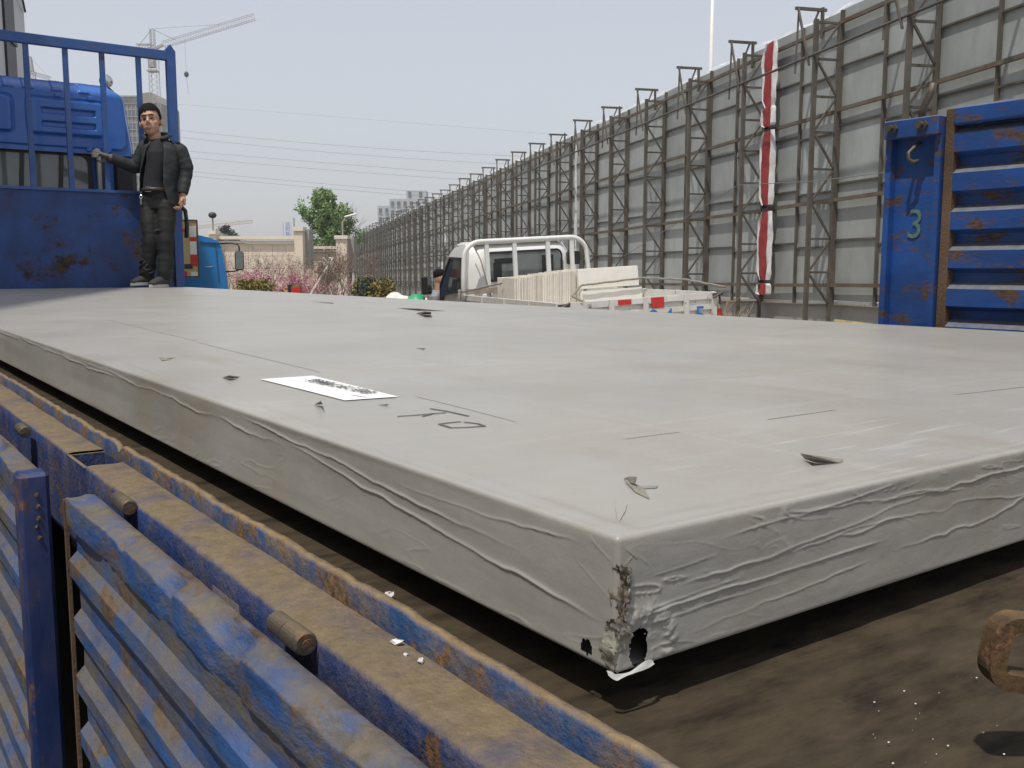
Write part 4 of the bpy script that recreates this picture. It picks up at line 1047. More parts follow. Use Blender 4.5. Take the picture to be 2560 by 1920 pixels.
# second person, mostly behind the white truck's door
pp = at(1101, 700, r=14.6); gz = ground(pp)
p2 = thing('person', 'person in grey shirt standing beyond the white truck door', 'person', (pp.x, pp.y, gz), (0, 0, R(40)))
hs = (pp.z - gz) + .04
g = G(); g.ell((0, 0, hs), (.078, .095, .118)); g.ell((0, -.10, hs - .02), (.012, .014, .018)); limb(g, [V((0, .02, hs - .08)), V((0, .03, hs - .20))], [.055, .06])
limb(g, [V((0, .03, hs - .25)), V((0, .03, hs - .5)), V((0, .02, hs - .78))], [(.16, .09), (.15, .10), (.15, .11)]); hl = hs - .78
for s_ in (-1, 1):
    limb(g, [V((s_ * .09, .02, hl)), V((s_ * .10, -.02, hl * .52)), V((s_ * .10, .03, .04))], [.085, .06, .045]); limb(g, [V((s_ * .1, .03, hs - .26)), V((s_ * .2, .03, hs - .29)), V((s_ * .24, .0, hs - .55)), V((s_ * .2, -.15, hs - .72))], [.055, .058, .042, .03])
    hand(g, V((s_ * .2, -.15, hs - .72)), (0, -.7, -.7), (1, 0, 0), 1, .7, s_); g.ell((s_ * .10, -.06, .035), (.045, .13, .035))
blob('body', g, 'skin', p2, .011, 3)
g = G(); g.ell((0, .015, hs + .045), (.086, .102, .088)); ob('hair', g, M['hair'], p2, True)
g = G(); limb(g, [V((0, .03, hs - .19)), V((0, .03, hs - .26)), V((0, .03, hs - .5)), V((0, .02, hs - .82))], [(.08, .07), (.19, .105), (.175, .12), (.17, .125)], 18)
for s_ in (-1, 1): limb(g, [V((s_ * .12, .03, hs - .26)), V((s_ * .205, .03, hs - .30)), V((s_ * .245, .0, hs - .55)), V((s_ * .21, -.13, hs - .69))], [.068, .068, .054, .046])
blob('shirt', g, 'greycloth', p2, .011, 3)
g = G(); limb(g, [V((0, .02, hl + .06)), V((0, .02, hl - .06))], [(.16, .12), (.15, .11)], 18)
for s_ in (-1, 1): limb(g, [V((s_ * .085, .02, hl)), V((s_ * .10, -.02, hl * .52)), V((s_ * .10, .03, .07))], [.10, .078, .07])
blob('trousers', g, 'trousers', p2, .011, 3)
for s_ in (-1, 1):
    g = G(); g.ell((s_ * .10, -.05, .04), (.05, .135, .045)); ob('shoe', g, M['shoe'], p2, True)
# ================================================================== the white light truck
wp = at(1617, 740, r=10.0)
WH = Vector((.2596, .9657, 0)).normalized(); WROT = -math.atan2(WH.x, WH.y)
WR = Matrix.Rotation(WROT, 4, 'Z') @ Matrix.Rotation(R(-3.2), 4, 'Y')
gz = ground((wp.x + WH.x * 2, wp.y + WH.y * 2))
WT = thing('light_truck', 'white light truck with a hooped cab guard and loaded drop-side bed', 'truck', (wp.x, wp.y, gz + .02), WR.to_euler())
WB = Matrix.Translation((wp.x, wp.y, gz + .02)) @ WR
def wt(name, g, m_, parent=None, sm=False):
    o = ob(name, g, M[m_], parent or WT, sm)
    if parent is not None and parent is not WT: pass
    return o
ZT2 = 1.255; ZF = .86                                                 # top of the tailgate, bed floor
g = G(); g.box((0, 1.62, ZF - .03), (1.78, 3.26, .06)); wt('bed_floor', g, 'white_old')
# tailgate and sides: ribbed boards with posts
def board(name, x0, y0, x1, y1, posts):
    a, b = Vector((x0, y0, 0)), Vector((x1, y1, 0)); d = (b - a); L = d.length; d.normalize(); n_ = Vector((d.y, -d.x, 0))
    g = G(); g.beam(a + Vector((0, 0, (ZT2 + ZF) / 2)), b + Vector((0, 0, (ZT2 + ZF) / 2)), .012, ZT2 - ZF - .03)
    root = wt(name, g, 'white_old')
    for z_, hh in ((ZT2 - .03, .065), (ZT2 - .145, .055), (ZT2 - .255, .055), (ZF + .04, .055)):
        g = G(); g.beam(a + n_ * .012 + Vector((0, 0, z_)), b + n_ * .012 + Vector((0, 0, z_)), .035, hh); wt('rib', g, 'white_old', root)
    for s_ in posts:
        q = a + d * s_ * L + n_ * .022; g = G(); g.box((q.x, q.y, (ZT2 + ZF) / 2), (.055 if abs(d.x) > .5 else .05, .05 if abs(d.x) > .5 else .055, ZT2 - ZF + .01)); wt('post', g, 'white_old', root)
    return root, a, d, n_, L
tg, a, d, n_, L = board('tailgate', -.89, 0, .89, 0, (.02, .30, .52, .79, .98))
for (s_, z_, c_, wl) in ((.60, ZT2 - .03, 'redtape', .15), (.60, ZT2 - .085, 'redtape', .15), (.385, ZT2 - .03, 'redtape', .15), (.31, ZT2 - .14, 'redtape', .13), (.70, ZT2 - .03, 'white', .13), (.47, ZT2 - .03, 'white', .13), (.44, ZT2 - .14, 'white', .12)):
    q = a + d * s_ * L + n_ * .032; g = G(); g.box((q.x, q.y, z_), (wl, .006, .052)); wt('reflector', g, c_, tg)
g = G(); g.box((.93, -.02, ZT2 - .22), (.05, .02, .09)); wt('reflector', g, 'redtape', tg)
for ch, s_ in (('5', .885), ('4', .67), ('2', .575), ('F', .40), ('1', .335)):
    m = text_mesh(ch, .26, .0005); m.materials.append(M['bluepaint']); q = a + d * s_ * L + n_ * .034
    o = ob_me('painted_number', m, tg); o.location = (q.x, q.y, ZT2 - .232); o.rotation_euler = (R(90), 0, 0)
board('side_board', -.89, 3.2, -.89, .05, (.01, .25, .5, .75, .99)); board('side_board', .89, .05, .89, 3.2, (.01, .25, .5, .75, .99))
for sx in (-1, 1):
    g = G(); g.box((sx * .89, -.05, ZT2 - .02), (.12, .03, .03)); g.tube([(sx * .89 - .06, -.06, ZT2 - .05), (sx * .89, -.075, ZT2 - .02), (sx * .89 + .06, -.06, ZT2 - .0)], .014, 6); g.tube([(sx * .91, -.05, ZT2 - .02), (sx * .92, -.06, ZT2 - .13)], .012, 6); wt('corner_latch', g, 'hinge')
# cab
CW, CB, CF = .775, 3.32, 4.85
out = [(CB, .70), (CB, 1.55), (CB + .03, 1.80), (CB + .12, 1.90), (CB + .5, 1.935), (CB + .95, 1.90), (CB + 1.15, 1.80), (CF, 1.30), (CF + .06, 1.05), (CF + .05, .60)]
n2 = 26; rows = []
for y_, z_ in out:
    ring = []
    wd_ = CW - .10 * max(0, (z_ - 1.25) / .7) ** 1.6
    for j in range(n2): 
        s_ = -1 + 2 * j / (n2 - 1); ring.append([s_ * wd_, y_ + (.0 if abs(s_) < .8 else .10 * ((abs(s_) - .8) / .2) ** 2 * (1 if y_ < CB + .4 else -1)), z_ - .05 * abs(s_) ** 6 * max(0, (z_ - 1.5))])
    rows.append(ring)
g = G(); g.grid(np.array(rows), True); cabw = wt('cab', g, 'white', sm=True)
for s_ in (-1, 1):                                                     # side walls
    pts = [(s_ * (CW - .10 * max(0, (z_ - 1.25) / .7) ** 1.6), y_ + (.10 if y_ < CB + .4 else -.10), z_ - .05 * max(0, z_ - 1.5)) for y_, z_ in out]
    g = G(); g.v = pts; g.f = [tuple(range(len(pts)))]; wt('cab_side', g, 'white', cabw)
    # door window
    dp = [(CB + .30, 1.30), (CB + .28, 1.72), (CB + .95, 1.74), (CB + 1.36, 1.34), (CB + 1.36, 1.05), (CB + 1.2, 1.22)]
    g = G(); g.prism([(s_ * (CW - .055 * max(0, (z_ - 1.2) / .5)), y_, z_) for y_, z_ in dp], (s_ * .004, 0, 0), (s_ * .016, 0, 0)); dw = wt('door_window', g, 'glass', cabw)
    g = G(); pr = [(s_ * (CW + .014 - .055 * max(0, (z_ - 1.2) / .5)), y_, z_) for y_, z_ in dp]
    for i in range(len(pr)): g.beam(pr[i], pr[(i + 1) % len(pr)], .03, .03)
    wt('window_seal', g, 'black', dw)
    g = G(); g.box((s_ * (CW + .005), CB + .20, 1.3), (.012, .035, .95)); wt('door_gap', g, 'black', cabw)
# rear window: dark glass in a rubber seal, see the far hoarding through it as reflection
oo, ii = rrect(1.12, .40, .09), rrect(1.06, .34, .07); nv = len(oo)
zc = 1.60; g = G(); g.prism([(x + .02, CB - .006, zc + z_) for x, z_ in ii], (0, -.006, 0), (0, .004, 0)); rw = wt('rear_window', g, 'glass_cab', cabw)
g = G(); yv = [CB - .020, CB + .01]
g.v = [(x + .02, yv[0], zc + z_) for x, z_ in oo] + [(x + .02, yv[0], zc + z_) for x, z_ in ii]; g.f = [(i, (i + 1) % nv, nv + (i + 1) % nv, nv + i) for i in range(nv)]; wt('window_seal', g, 'black', rw)
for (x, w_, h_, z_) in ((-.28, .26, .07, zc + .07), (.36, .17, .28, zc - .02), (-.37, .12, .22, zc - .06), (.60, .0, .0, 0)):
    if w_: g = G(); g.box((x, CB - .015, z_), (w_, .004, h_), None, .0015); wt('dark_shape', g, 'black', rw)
g = G(); g.box((0, CB + .45, 1.915), (1.3, .8, .03), None, .012)
for k in range(6): g.box((-.55 + .22 * k, CB + .45, 1.937), (.12, .75, .02), None, .008)
wt('roof_ribs', g, 'white', cabw)
g = G(); g.box((0, CB - .01, 1.22), (1.2, .02, .05), None, .008); g.box((0, CB - .01, 1.08), (1.2, .02, .05), None, .008); g.box((0, CB - .01, .95), (1.2, .02, .05), None, .008); wt('pressed_rib', g, 'white', cabw)
g = G(); g.box((.72, CB - .06, 1.66), (.17, .12, .18), None, .02); wt('air_snorkel', g, 'black', cabw)
# hoop guard
HYG = CB - .16; g = G(); arc = []
for k in range(9): t = R(180 - 90 * k / 8); arc.append((-.88 + .24 + .24 * math.cos(t), HYG, 1.72 + .22 * math.sin(t)))
right = [(-q[0], q[1], q[2]) for q in arc[::-1]]
g.tube([(-.94, HYG, ZF), (-.90, HYG, 1.5)] + arc + right + [(.90, HYG, 1.5), (.94, HYG, ZF)], .032, 10); hp_ = wt('cab_guard', g, 'white', sm=True)
for x in (-.56, -.17, .31, .66): g = G(); g.box((x, HYG, (1.93 + ZF) / 2 - .0), (.055, .035, 1.93 - ZF)); wt('guard_bar', g, 'white', hp_)
g = G(); g.box((-.45, HYG - .05, 1.30), (.85, .06, .07)); wt('cross_timber', g, 'wood', hp_)
g = G(); g.box((-.36, HYG, .98), (.06, .05, .22)); wt('bracket', g, 'black', hp_)
# mirror
g = G(); g.tube([(-CW, CF - .15, 1.05), (-CW - .18, CF - .1, 1.03), (-CW - .24, CF - .1, 1.10), (-CW - .24, CF - .1, 1.2)], .016, 8); mi = wt('mirror_arm', g, 'black', cabw, True)
g = G(); g.box((-CW - .19, CF - .1, 1.36), (.15, .05, .27), None, .02); wt('mirror_shell', g, 'black', mi)
g = G(); g.box((-CW - .155, CF - .128, 1.37), (.05, .004, .22)); wt('mirror_glass', g, 'mirror', mi)
g = G()
for x in (-.38, .38): g.box((x, 2.4, .62), (.08, 4.8, .16))
wt('chassis', g, 'black')
for y in (.75, 4.25):
    for x in (-.68, .68):
        g = G(); g.tube([(x - .10, y, .33), (x - .09, y, .33), (x + .09, y, .33), (x + .10, y, .33)], [.30, .33, .33, .30], 24); wl = wt('wheel', g, 'rubber'); g = G(); g.tube([(x - .105, y, .33), (x + .105, y, .33)], .18, 16); wt('rim', g, 'white_old', wl)
# the load: stone slabs on edge, and the big pale slabs beside them (world things resting on the bed)
wrot = WR.to_euler()
def wthing(name, g, m_, label, cat, group=None, sm=False):
    o = ob(name, g, M[m_], None, sm); o.matrix_world = WB; return tag(o, label, cat, group)
NT = 36; x0, x1 = -.74, .12; g0 = G(); g0.box((0, 0, 0), (.020, .42, 1), None, .002); base = None
for k in range(NT):
    x = x0 + (x1 - x0) * (k + .5) / NT; hgt = .50 + .006 * math.sin(k * 2.3) + .0016 * k + rng.uniform(-.006, .006)
    if base is None: o = ob('stone_tile', g0, M['stone']); base = o.data
    else: o = ob_me('stone_tile', base)
    o.scale = (rng.uniform(.85, 1.08), 1 + rng.uniform(-.02, .02), hgt)
    o.matrix_world = WB @ Matrix.Translation((x, 1.95 + rng.uniform(-.015, .015), ZF + .12 + hgt / 2)) @ Matrix.Rotation(R(2.5), 4, 'Y') @ Matrix.Diagonal((*o.scale, 1))
    tag(o, 'thin cream stone tile standing on edge in the packed row on the white truck', 'stone tile', 'stone tiles stacked on edge in the truck bed')
g = G(); g.box((-.3, 1.95, ZF + .06), (1.0, .40, .10)); wthing('timber_skid', g, 'wood', 'timber skid under the row of stone tiles in the truck bed', 'timber')
for i, (x, y, w_, h_, z_, lab) in enumerate(((.42, 1.60, .80, .24, ZF + .545, 'large pale stone slab upper of two standing across the truck bed behind the tailgate'), (.45, 1.58, .82, .30, ZF + .255, 'pale stone slab lower of two standing across the truck bed behind the tailgate'), (.10, 2.30, .62, .62, ZF + .31, 'pale stone slab leaning just behind the row of tiles'), (-.25, 2.42, .9, .6, ZF + .30, 'cream stone slab standing between the tiles and the cab'))):
    g = G(); g.box((x, y, z_ + .02), (w_, .05 if i < 2 else .03, h_), Matrix.Rotation(R(-6 if i < 2 else 3), 3, 'X'), .004); wthing('stone_slab', g, 'stone_white' if i < 3 else 'stone', lab, 'stone slab')
g = G(); g.box((.45, 1.95, ZF + .17), (.5, .40, .30)); wthing('packing_crate', g, 'wood', 'low timber packing crate behind the pale slabs on the white truck', 'crate')
def rope(pts, r_, label):
    g = G(); pts = [Vector(q) for q in pts]; den = []
    for i in range(len(pts) - 1): den += [pts[i].lerp(pts[i + 1], k / 10) for k in range(10)]
    den.append(pts[-1]); g.tube([q + Vector((0, .002 * math.cos(i * 1.9), .003 * math.sin(i * 1.9))) for i, q in enumerate(den)], r_, 6)
    wthing('rope', g, 'rope', label, 'rope', None, True)
rope([(-.62, -.03, ZT2 - .13), (-.60, -.05, ZT2 - .03), (-.55, .5, ZT2 + .04), (-.1, 1.3, ZT2 + .09), (.03, 1.52, ZT2 + .10), (.84, 1.52, ZT2 + .14), (1.0, .8, ZT2 + .12), (1.0, -.02, ZT2 + .05)], .013, 'twisted rope tied over the stone slabs and the tailgate')
rope([(-.96, HYG - .05, 1.30), (-.85, 2.6, 1.36), (-.76, 2.1, 1.42)], .012, 'rope running from the cab guard to the stone tiles')
rope([(-.98, HYG - .06, 1.33), (-1.0, HYG - .07, 1.2), (-.95, HYG - .06, 1.05), (-.93, HYG - .07, .9)], .025, 'knotted yellowish rope hanging on the hoop of the cab guard')
rope([(-.75, HYG + .1, 1.99), (-.66, HYG - .03, 1.7), (-.55, HYG - .05, 1.2), (-.48, HYG - .06, .95)], .008, 'thin dark line stretched down across the white cab')

# ================================================================== blue truck with yellow board, far left
bp = at(470, 690, r=21.5); gz = ground(bp)
BT = thing('blue_truck', 'light blue truck cab with black side mirror and yellow reflector board behind it', 'truck', (bp.x, bp.y, gz), (0, 0, -HEAD + R(15.5)))
def zl(py, r=21.5): return at(500, py, r=r).z - gz
def xl(px_, r=21.5): return (px_ - 470) * r / 2417
b0 = zl(740)
prof = [(xl(565), .35), (xl(560), zl(690)), (xl(548), zl(610)), (xl(541), zl(598)), (xl(520), zl(590)), (xl(498), zl(585)), (xl(410), zl(580)), (xl(330), zl(585)), (xl(300), zl(600)), (xl(290), .35)]
g = G(); g.prism([(x, 0, z) for x, z in prof], (0, .9, 0), (0, 2.4, 0)); bc = ob('cab', g, M['cyan'], BT)
g = G(); g.beam((xl(497), .88, zl(601)), (xl(545), .88, zl(603)), .03, .03); ob('rain_gutter', g, M['cyan'], bc)
g = G(); g.beam((xl(536), .89, zl(606)), (xl(541), .89, zl(705)), .03, .02); ob('door_seam', g, M['blue'], bc)
g = G(); g.beam((xl(508), .89, zl(667)), (xl(526), .89, zl(667)), .01, .014); ob('trim_strip', g, M['white'], bc)
g = G(); g.box((xl(430), .6, .9), (xl(565) - xl(300), 3.4, .25)); g.box((xl(430), -1.5, 1.05), (xl(520) - xl(300), 3.0, .12)); ob('chassis', g, M['black'], BT)
for x in (xl(330), xl(525)):
    for y in (1.6, -1.6): g = G(); g.tube([(x - .12, y, .42), (x + .12, y, .42)], .42, 20); ob('wheel', g, M['rubber'], BT)
yx0, yx1, yz0, yz1 = xl(380), xl(496), zl(692), zl(550)
g = G(); g.box(((yx0 + yx1) / 2, .1, (yz0 + yz1) / 2), (yx1 - yx0, .05, yz1 - yz0)); yb = ob('yellow_board', g, M['yellow'], BT)
g = G()
for q in (((yx0, 0), (yx1, 0)), ((yx1, 0), (yx1, 1)), ((yx0, 1), (yx1, 1))): g.beam((q[0][0], .08, yz0 + q[0][1] * (yz1 - yz0)), (q[1][0], .08, yz0 + q[1][1] * (yz1 - yz0)), .05, .03)
ob('board_frame', g, M['rustplate'], yb)
for (y0, y1, c_) in ((565, 592, 'white'), (592, 603, 'redtape'), (603, 636, 'white'), (636, 665, 'redtape'), (680, 690, 'white')):
    g = G(); g.box((xl(485), .068, (zl(y0) + zl(y1)) / 2), (xl(493) - xl(477), .01, zl(y0) - zl(y1))); ob('reflector', g, M[c_], yb)
for (x0_, x1_, y0, y1, c_) in ((458, 468, 571, 580, 'redtape'), (458, 468, 678, 690, 'redtape'), (462, 482, 660, 672, 'black')):
    g = G(); g.box(((xl(x0_) + xl(x1_)) / 2, .068, (zl(y0) + zl(y1)) / 2), (xl(x1_) - xl(x0_), .01, zl(y0) - zl(y1))); ob('reflector', g, M[c_], yb)
g = G(); g.tube([(xl(545), 1.0, zl(606)), (xl(575), .95, zl(604)), (xl(592), .9, zl(608)), (xl(595), .9, zl(615)), (xl(595), .9, zl(628))], .018, 6); ma = ob('mirror_arm', g, M['black'], bc, True); g = G(); g.tube([(xl(594), .9, zl(674)), (xl(580), .92, zl(679)), (xl(550), 1.0, zl(680))], .018, 6); ob('mirror_arm', g, M['black'], bc, True)
g = G(); g.box((xl(594.5), .88, zl(651)), (xl(606) - xl(583), .08, zl(626) - zl(676)), None, .035); ob('mirror_shell', g, M['black'], ma)
g = G(); g.box((xl(594.5), .836, zl(651)), (xl(604) - xl(585.5), .004, zl(629) - zl(673))); ob('mirror_glass', g, M['glass_cab'], ma)

# ================================================================== cream garden wall
def wall_run(xa, xb, yt, r, label, nm='garden_wall', sec=6, grooves=5):
    a, b = at(xa, yt, r=r), at(xb, yt, r=r); z1 = a.z; gz = min(ground(a), ground(b)) - .05
    root = thing(nm, label, 'wall', ((a.x + b.x) / 2, (a.y + b.y) / 2, gz), (0, 0, -HEAD)); W_ = (b - a).length; H_ = z1 - gz
    kk = H_ / grooves
    for i in range(sec):
        for j in range(grooves):
            g = G(); g.box((-W_ / 2 + W_ * (i + .5) / sec, 0, kk * (j + .5) * .9), (W_ / sec - .02, .25, kk * .9 - .02)); ob('wall_block', g, M['cream'], root)
    g = G(); g.box((0, .02, H_ * .45), (W_, .2, H_ * .9)); ob('wall_core', g, M['cream'], root)
    g = G(); g.box((0, -.05, H_ * .925), (W_ + .1, .45, H_ * .035)); ob('string_course', g, M['cream_l'], root)
    g = G(); g.box((0, -.10, H_ * .985), (W_ + .2, .62, H_ * .05)); ob('coping', g, M['cream_l'], root)
    return root
wall_run(380, 742, 592, 58, 'long cream rendered wall with grooved courses and a projecting coping')
wall_run(760, 842, 617, 60, 'lower cream wall section between two pillars', sec=3, grooves=4)
for i, (xa, xb, yt) in enumerate(((736, 762, 568), (839, 872, 589), (525, 545, 577))):
    a, b = at(xa, yt, r=57.6), at(xb, yt, r=57.6); gz = ground(a) - .05; H_ = a.z - gz
    root = thing('wall_pillar', ('cream pillar between the high and the low wall section', 'cream pillar at the end of the wall beside the hoarding', 'cream pillar top showing above the blue truck')[i], 'pillar', ((a.x + b.x) / 2, (a.y + b.y) / 2, gz), (0, 0, -HEAD)); W_ = (b - a).length
    g = G(); g.box((0, 0, H_ * .48), (W_ * .8, .8, H_ * .96)); ob('shaft', g, M['cream'], root)
    g = G(); g.box((0, 0, H_ * .975), (W_, 1.0, H_ * .05)); ob('capstone', g, M['cream_l'], root)
    g = G(); g.box((W_ * .55, .9, H_ * .72), (W_ * .5, 1.2, H_ * .5)); ob('return_wall', g, M['conc'], root)

# ================================================================== trees and shrubs
def leafcloud(g, pts, size, rs2, n=1):
    for p in pts:
        for k in range(n):
            q = p + Vector((rs2.gauss(0, 1), rs2.gauss(0, 1), rs2.gauss(0, 1))) * size * 1.2
            a_, b_ = Vector((rs2.uniform(-1, 1), rs2.uniform(-1, 1), rs2.uniform(-1, 1))).normalized(), Vector((rs2.uniform(-1, 1), rs2.uniform(-1, 1), rs2.uniform(-1, 1))).normalized()
            c_ = a_.cross(b_).normalized(); s_ = size * rs2.uniform(.6, 1.3)
            g.add([q - a_ * s_, q + c_ * s_ * .5, q + a_ * s_, q - c_ * s_ * .5], [(0, 1, 2, 3)])
def branches(g, p, d, L, r_, depth, rs2, tips, up=.25, spread=.7, kids=3):
    pts = [p]; dd = d.normalized(); rr_ = [r_]; n_ = 4
    for i in range(n_):
        dd = (dd + Vector((rs2.gauss(0, .16), rs2.gauss(0, .16), rs2.gauss(0, .10) + up * .12))).normalized(); pts.append(pts[-1] + dd * L / n_); rr_.append(r_ * (1 - .55 * (i + 1) / n_))
    g.tube(pts, rr_, 5 if r_ > .03 else 4, False)
    if depth == 0: tips += pts[1:]; return
    tips += pts[3:] if depth < 2 else []
    for k in range(kids + rs2.choice((0, 1))):
        i = rs2.choice((2, 3, 4, 4)); a_ = rs2.uniform(0, 6.283)
        nd = (dd + Vector((math.cos(a_), math.sin(a_), rs2.uniform(-.1, .5))) * spread).normalized()
        branches(g, pts[i], nd, L * rs2.uniform(.55, .8), rr_[i] * .65, depth - 1, rs2, tips, up, spread, kids)
def shrub(name, px_, r, H_, label, leaf=None, leafn=2, leafs=.05, seed=1, stems=5, depth=3, spread=.6, bark='bark', group=None, width=1.0, cat='shrub', thick=.022):
    p = at(px_, 690, r=r); gz = ground(p); rs2 = random.Random(seed); root = thing(name, label, cat, (p.x, p.y, gz), (0, 0, 0), group)
    g = G(); tips = []
    for k in range(stems):
        a_ = 6.283 * k / stems + rs2.uniform(-.4, .4); d = Vector((math.cos(a_) * .55 * width, math.sin(a_) * .55 * width, 1))
        branches(g, Vector((math.cos(a_) * .12, math.sin(a_) * .12, -.03)), d, H_ * .42, thick * H_ * .5, depth, rs2, tips, .5, spread)
    zm = max(q.z for q in tips); sc_ = H_ / zm; g.v = [(q[0] * sc_, q[1] * sc_, q[2] * sc_) for q in g.v]
    ob('branches', g, M[bark], root)
    if leaf:
        g = G(); leafcloud(g, [q * sc_ for q in tips], leafs, rs2, leafn); ob('blossom' if 'pink' in leaf else 'foliage', g, M[leaf], root)
    return root
def top(py, r): 
    p = at(640, py, r=r); return p.z
SH = [(505, 44, 640, 'palepink', 'leafless shrub with few pale pink buds beside the blue truck mirror', 1), (540, 47, 615, 'bud', 'bare brown shrub against the cream wall near the blue truck', 1),
      (582, 42, 650, 'palepink', 'sparse shrub with pale pink buds right of the truck mirror', 1), (608, 46, 600, 'bud', 'taller bare shrub in front of the long cream wall', 1), (655, 40, 668, 'pink', 'pale pink blossoming shrub beside the red box', 3),
      (688, 47, 628, 'bud', 'tangled bare shrub in the middle of the cream wall', 2), (744, 41, 672, 'pink', 'bright pink blossoming shrub behind the red box', 4), (720, 46, 645, 'palepink', 'dusty pink shrub left of the bright pink one', 2),
      (775, 45, 630, 'bud', 'dense brown shrub below the cream pillar', 2), (805, 39, 700, 'palepink', 'small pinkish shrub at the foot of the propped tree', 2), (862, 44, 690, 'palepink', 'low pale pink shrub next to the dark conifer', 3), (628, 38, 690, 'palepink', 'low reddish shrub in front of the long cream wall', 2), (848, 50, 600, 'bud', 'brown bush beside the last wall pillar', 3), (875, 52, 610, 'bud', 'brown bush where the hoarding meets the wall', 3)]
for i, (px_, r, py, lf, lab, dn) in enumerate(SH):
    p = at(px_, py, r=r); H_ = p.z - ground(p)
    shrub('flowering_shrub' if 'pink' in lf else 'bare_shrub', px_, r, H_, lab, lf, (dn if lf == 'bud' else max(1, dn - 1)) if lf != 'pink' else 3, .028 if lf == 'bud' else .042, 30 + i, 5, 3 if H_ > 1.7 else 2, .65)
# propped young tree
p = at(822, 610, r=40); H_ = p.z - ground(p)
pt = shrub('propped_tree', 822, 40, H_, 'bare young tree held by crossed pale props in front of the wall', 'bud', 1, .035, 77, 3, 4, .75, cat='tree', width=.7)
g = G()
for (x, y) in ((-1.5, -.2), (1.5, -.1), (.1, 1.3)): g.tube([(x, y, 0), (-x * .15, -y * .15, 2.35)], .05, 6)
ob('prop_poles', g, M['barkpale'], pt)
for i, (px_, py) in enumerate(((583, 614), (640, 600), (770, 600))):
    q = at(px_, py, r=50); shrub('sapling', px_, 50, q.z - ground(q), ('thin bare sapling at the left end of the long cream wall', 'thin bare sapling in front of the middle of the cream wall', 'thin bare sapling crossing the cream pillar')[i], None, 1, .03, 90 + i, 1, 3, .45, cat='tree', thick=.03)
# low clipped bushes
def bush(px_, r, w_, py, leaf, label, seed):
    p = at(px_, py, r=r); gz = ground(p); H_ = p.z - gz; rs2 = random.Random(seed); root = thing('bush', label, 'bush', (p.x, p.y, gz))
    g = G(); pts = []
    for k in range(420):
        a_ = rs2.uniform(0, 6.283); e = rs2.uniform(0, 1) ** .5; z_ = rs2.uniform(.12, 1); rad = w_ * (1 - (z_ - .45) ** 2 * 1.6) * (.75 + .3 * math.sin(a_ * 3 + seed))
        pts.append(Vector((math.cos(a_) * rad * e, math.sin(a_) * rad * e, z_ * H_)))
    leafcloud(g, pts, .075, rs2, 4); ob('foliage', g, M[leaf], root)
    g = G(); tips = []
    for k in range(5): branches(g, Vector((rs2.uniform(-.1, .1), rs2.uniform(-.1, .1), 0)), Vector((rs2.uniform(-.5, .5), rs2.uniform(-.5, .5), 1)), H_ * .6, .025, 1, rs2, tips)
    ob('stems', g, M['bark'], root)
bush(928, 38, .85, 702, 'leaf_dark', 'dark green round conifer bush near the hoarding', 2); bush(905, 39, .55, 700, 'leaf_yellow', 'olive bush between the pink shrub and the dark conifer', 3)
for i, px_ in enumerate((948, 965)): bush(px_, 37.5, .45, 707, 'leaf_yellow', ('yellow green bush beside the dark conifer', 'yellow green bush beyond the white rocks at the hoarding')[i], 5 + i)
for i, px_ in enumerate((617, 652)): bush(px_, 36, .62, 706, 'leaf_yellow', ('olive round bush in front of the blue truck mirror', 'olive round bush left of the pale pink shrub')[i], 15 + i)
# the big green tree and a bare tree behind it
def bigtree(px_, r, py, rad, label, leaf, n, seed, crown=(.28, 1.0)):
    p = at(px_, py, r=r); gz = ground(p); H_ = p.z - gz; rs2 = random.Random(seed); root = thing('tree', label, 'tree', (p.x, p.y, gz))
    g = G(); tips = []
    g.tube([(0, 0, 0), (.1, 0, H_ * .3), (-.05, .1, H_ * .6), (0, 0, H_ * .92)], [.28, .22, .13, .03], 8)
    for k in range(46):
        z_ = H_ * (crown[0] + (crown[1] - crown[0]) * (k + .5) / 46); f_ = (z_ / H_ - crown[0]) / (1 - crown[0]); a_ = k * 2.4 + rs2.uniform(-.3, .3); L = rad * (1.05 - .75 * f_ ** 1.5) * rs2.uniform(.65, 1.15)
        branches(g, Vector((0, 0, z_ * .93)), Vector((math.cos(a_), math.sin(a_), .55 + f_)), L, .06 * (1.1 - f_), 2, rs2, tips, .6, .55)
    ob('trunk', g, M['bark'], root)
    if leaf: g = G(); leafcloud(g, tips, .12, rs2, n); ob('crown', g, M[leaf], root)
bigtree(815, 78, 484, 1.75, 'tall green leafy tree rising behind the cream wall', 'leaf', 8, 5); bigtree(868, 84, 508, 1.7, 'bare grey tree beside the tall green tree', None, 1, 9)
bigtree(565, 110, 572, 1.6, 'small dark tree top behind the wall', 'leaf_dark', 2, 12)

# ================================================================== street lamps, sign, boxes and rocks
p = at(856, 545, r=66); gz = ground(p)
sl_ = thing('street_lamp', 'street lamp with a white slanted head in front of the green tree', 'street lamp', (p.x, p.y, gz), (0, 0, -HEAD)); h_ = at(862, 541, r=66).z - gz
g = G(); g.tube([(0, 0, 0), (0, 0, h_ - .4), (.25, 0, h_ - .1)], [.09, .06, .05], 8); ob('pole', g, M['conc'], sl_)
g = G(); g.box((.55, 0, h_ + .06), (.85, .28, .12), Matrix.Rotation(R(-14), 3, 'Y'), .05); ob('lamp_head', g, M['white'], sl_)
p = at(533, 590, r=62); gz = ground(p); h_ = at(533, 538, r=62).z - gz
s2 = thing('globe_lamp', 'thin lamp post with a dark round head above the wall', 'street lamp', (p.x, p.y, gz)); g = G(); g.tube([(0, 0, 0), (0, 0, h_)], [.07, .05], 8); ob('pole', g, M['conc'], s2)
g = G(); g.ell((0, 0, h_), (.26, .26, .2)); ob('lamp_head', g, M['black'], s2, True)
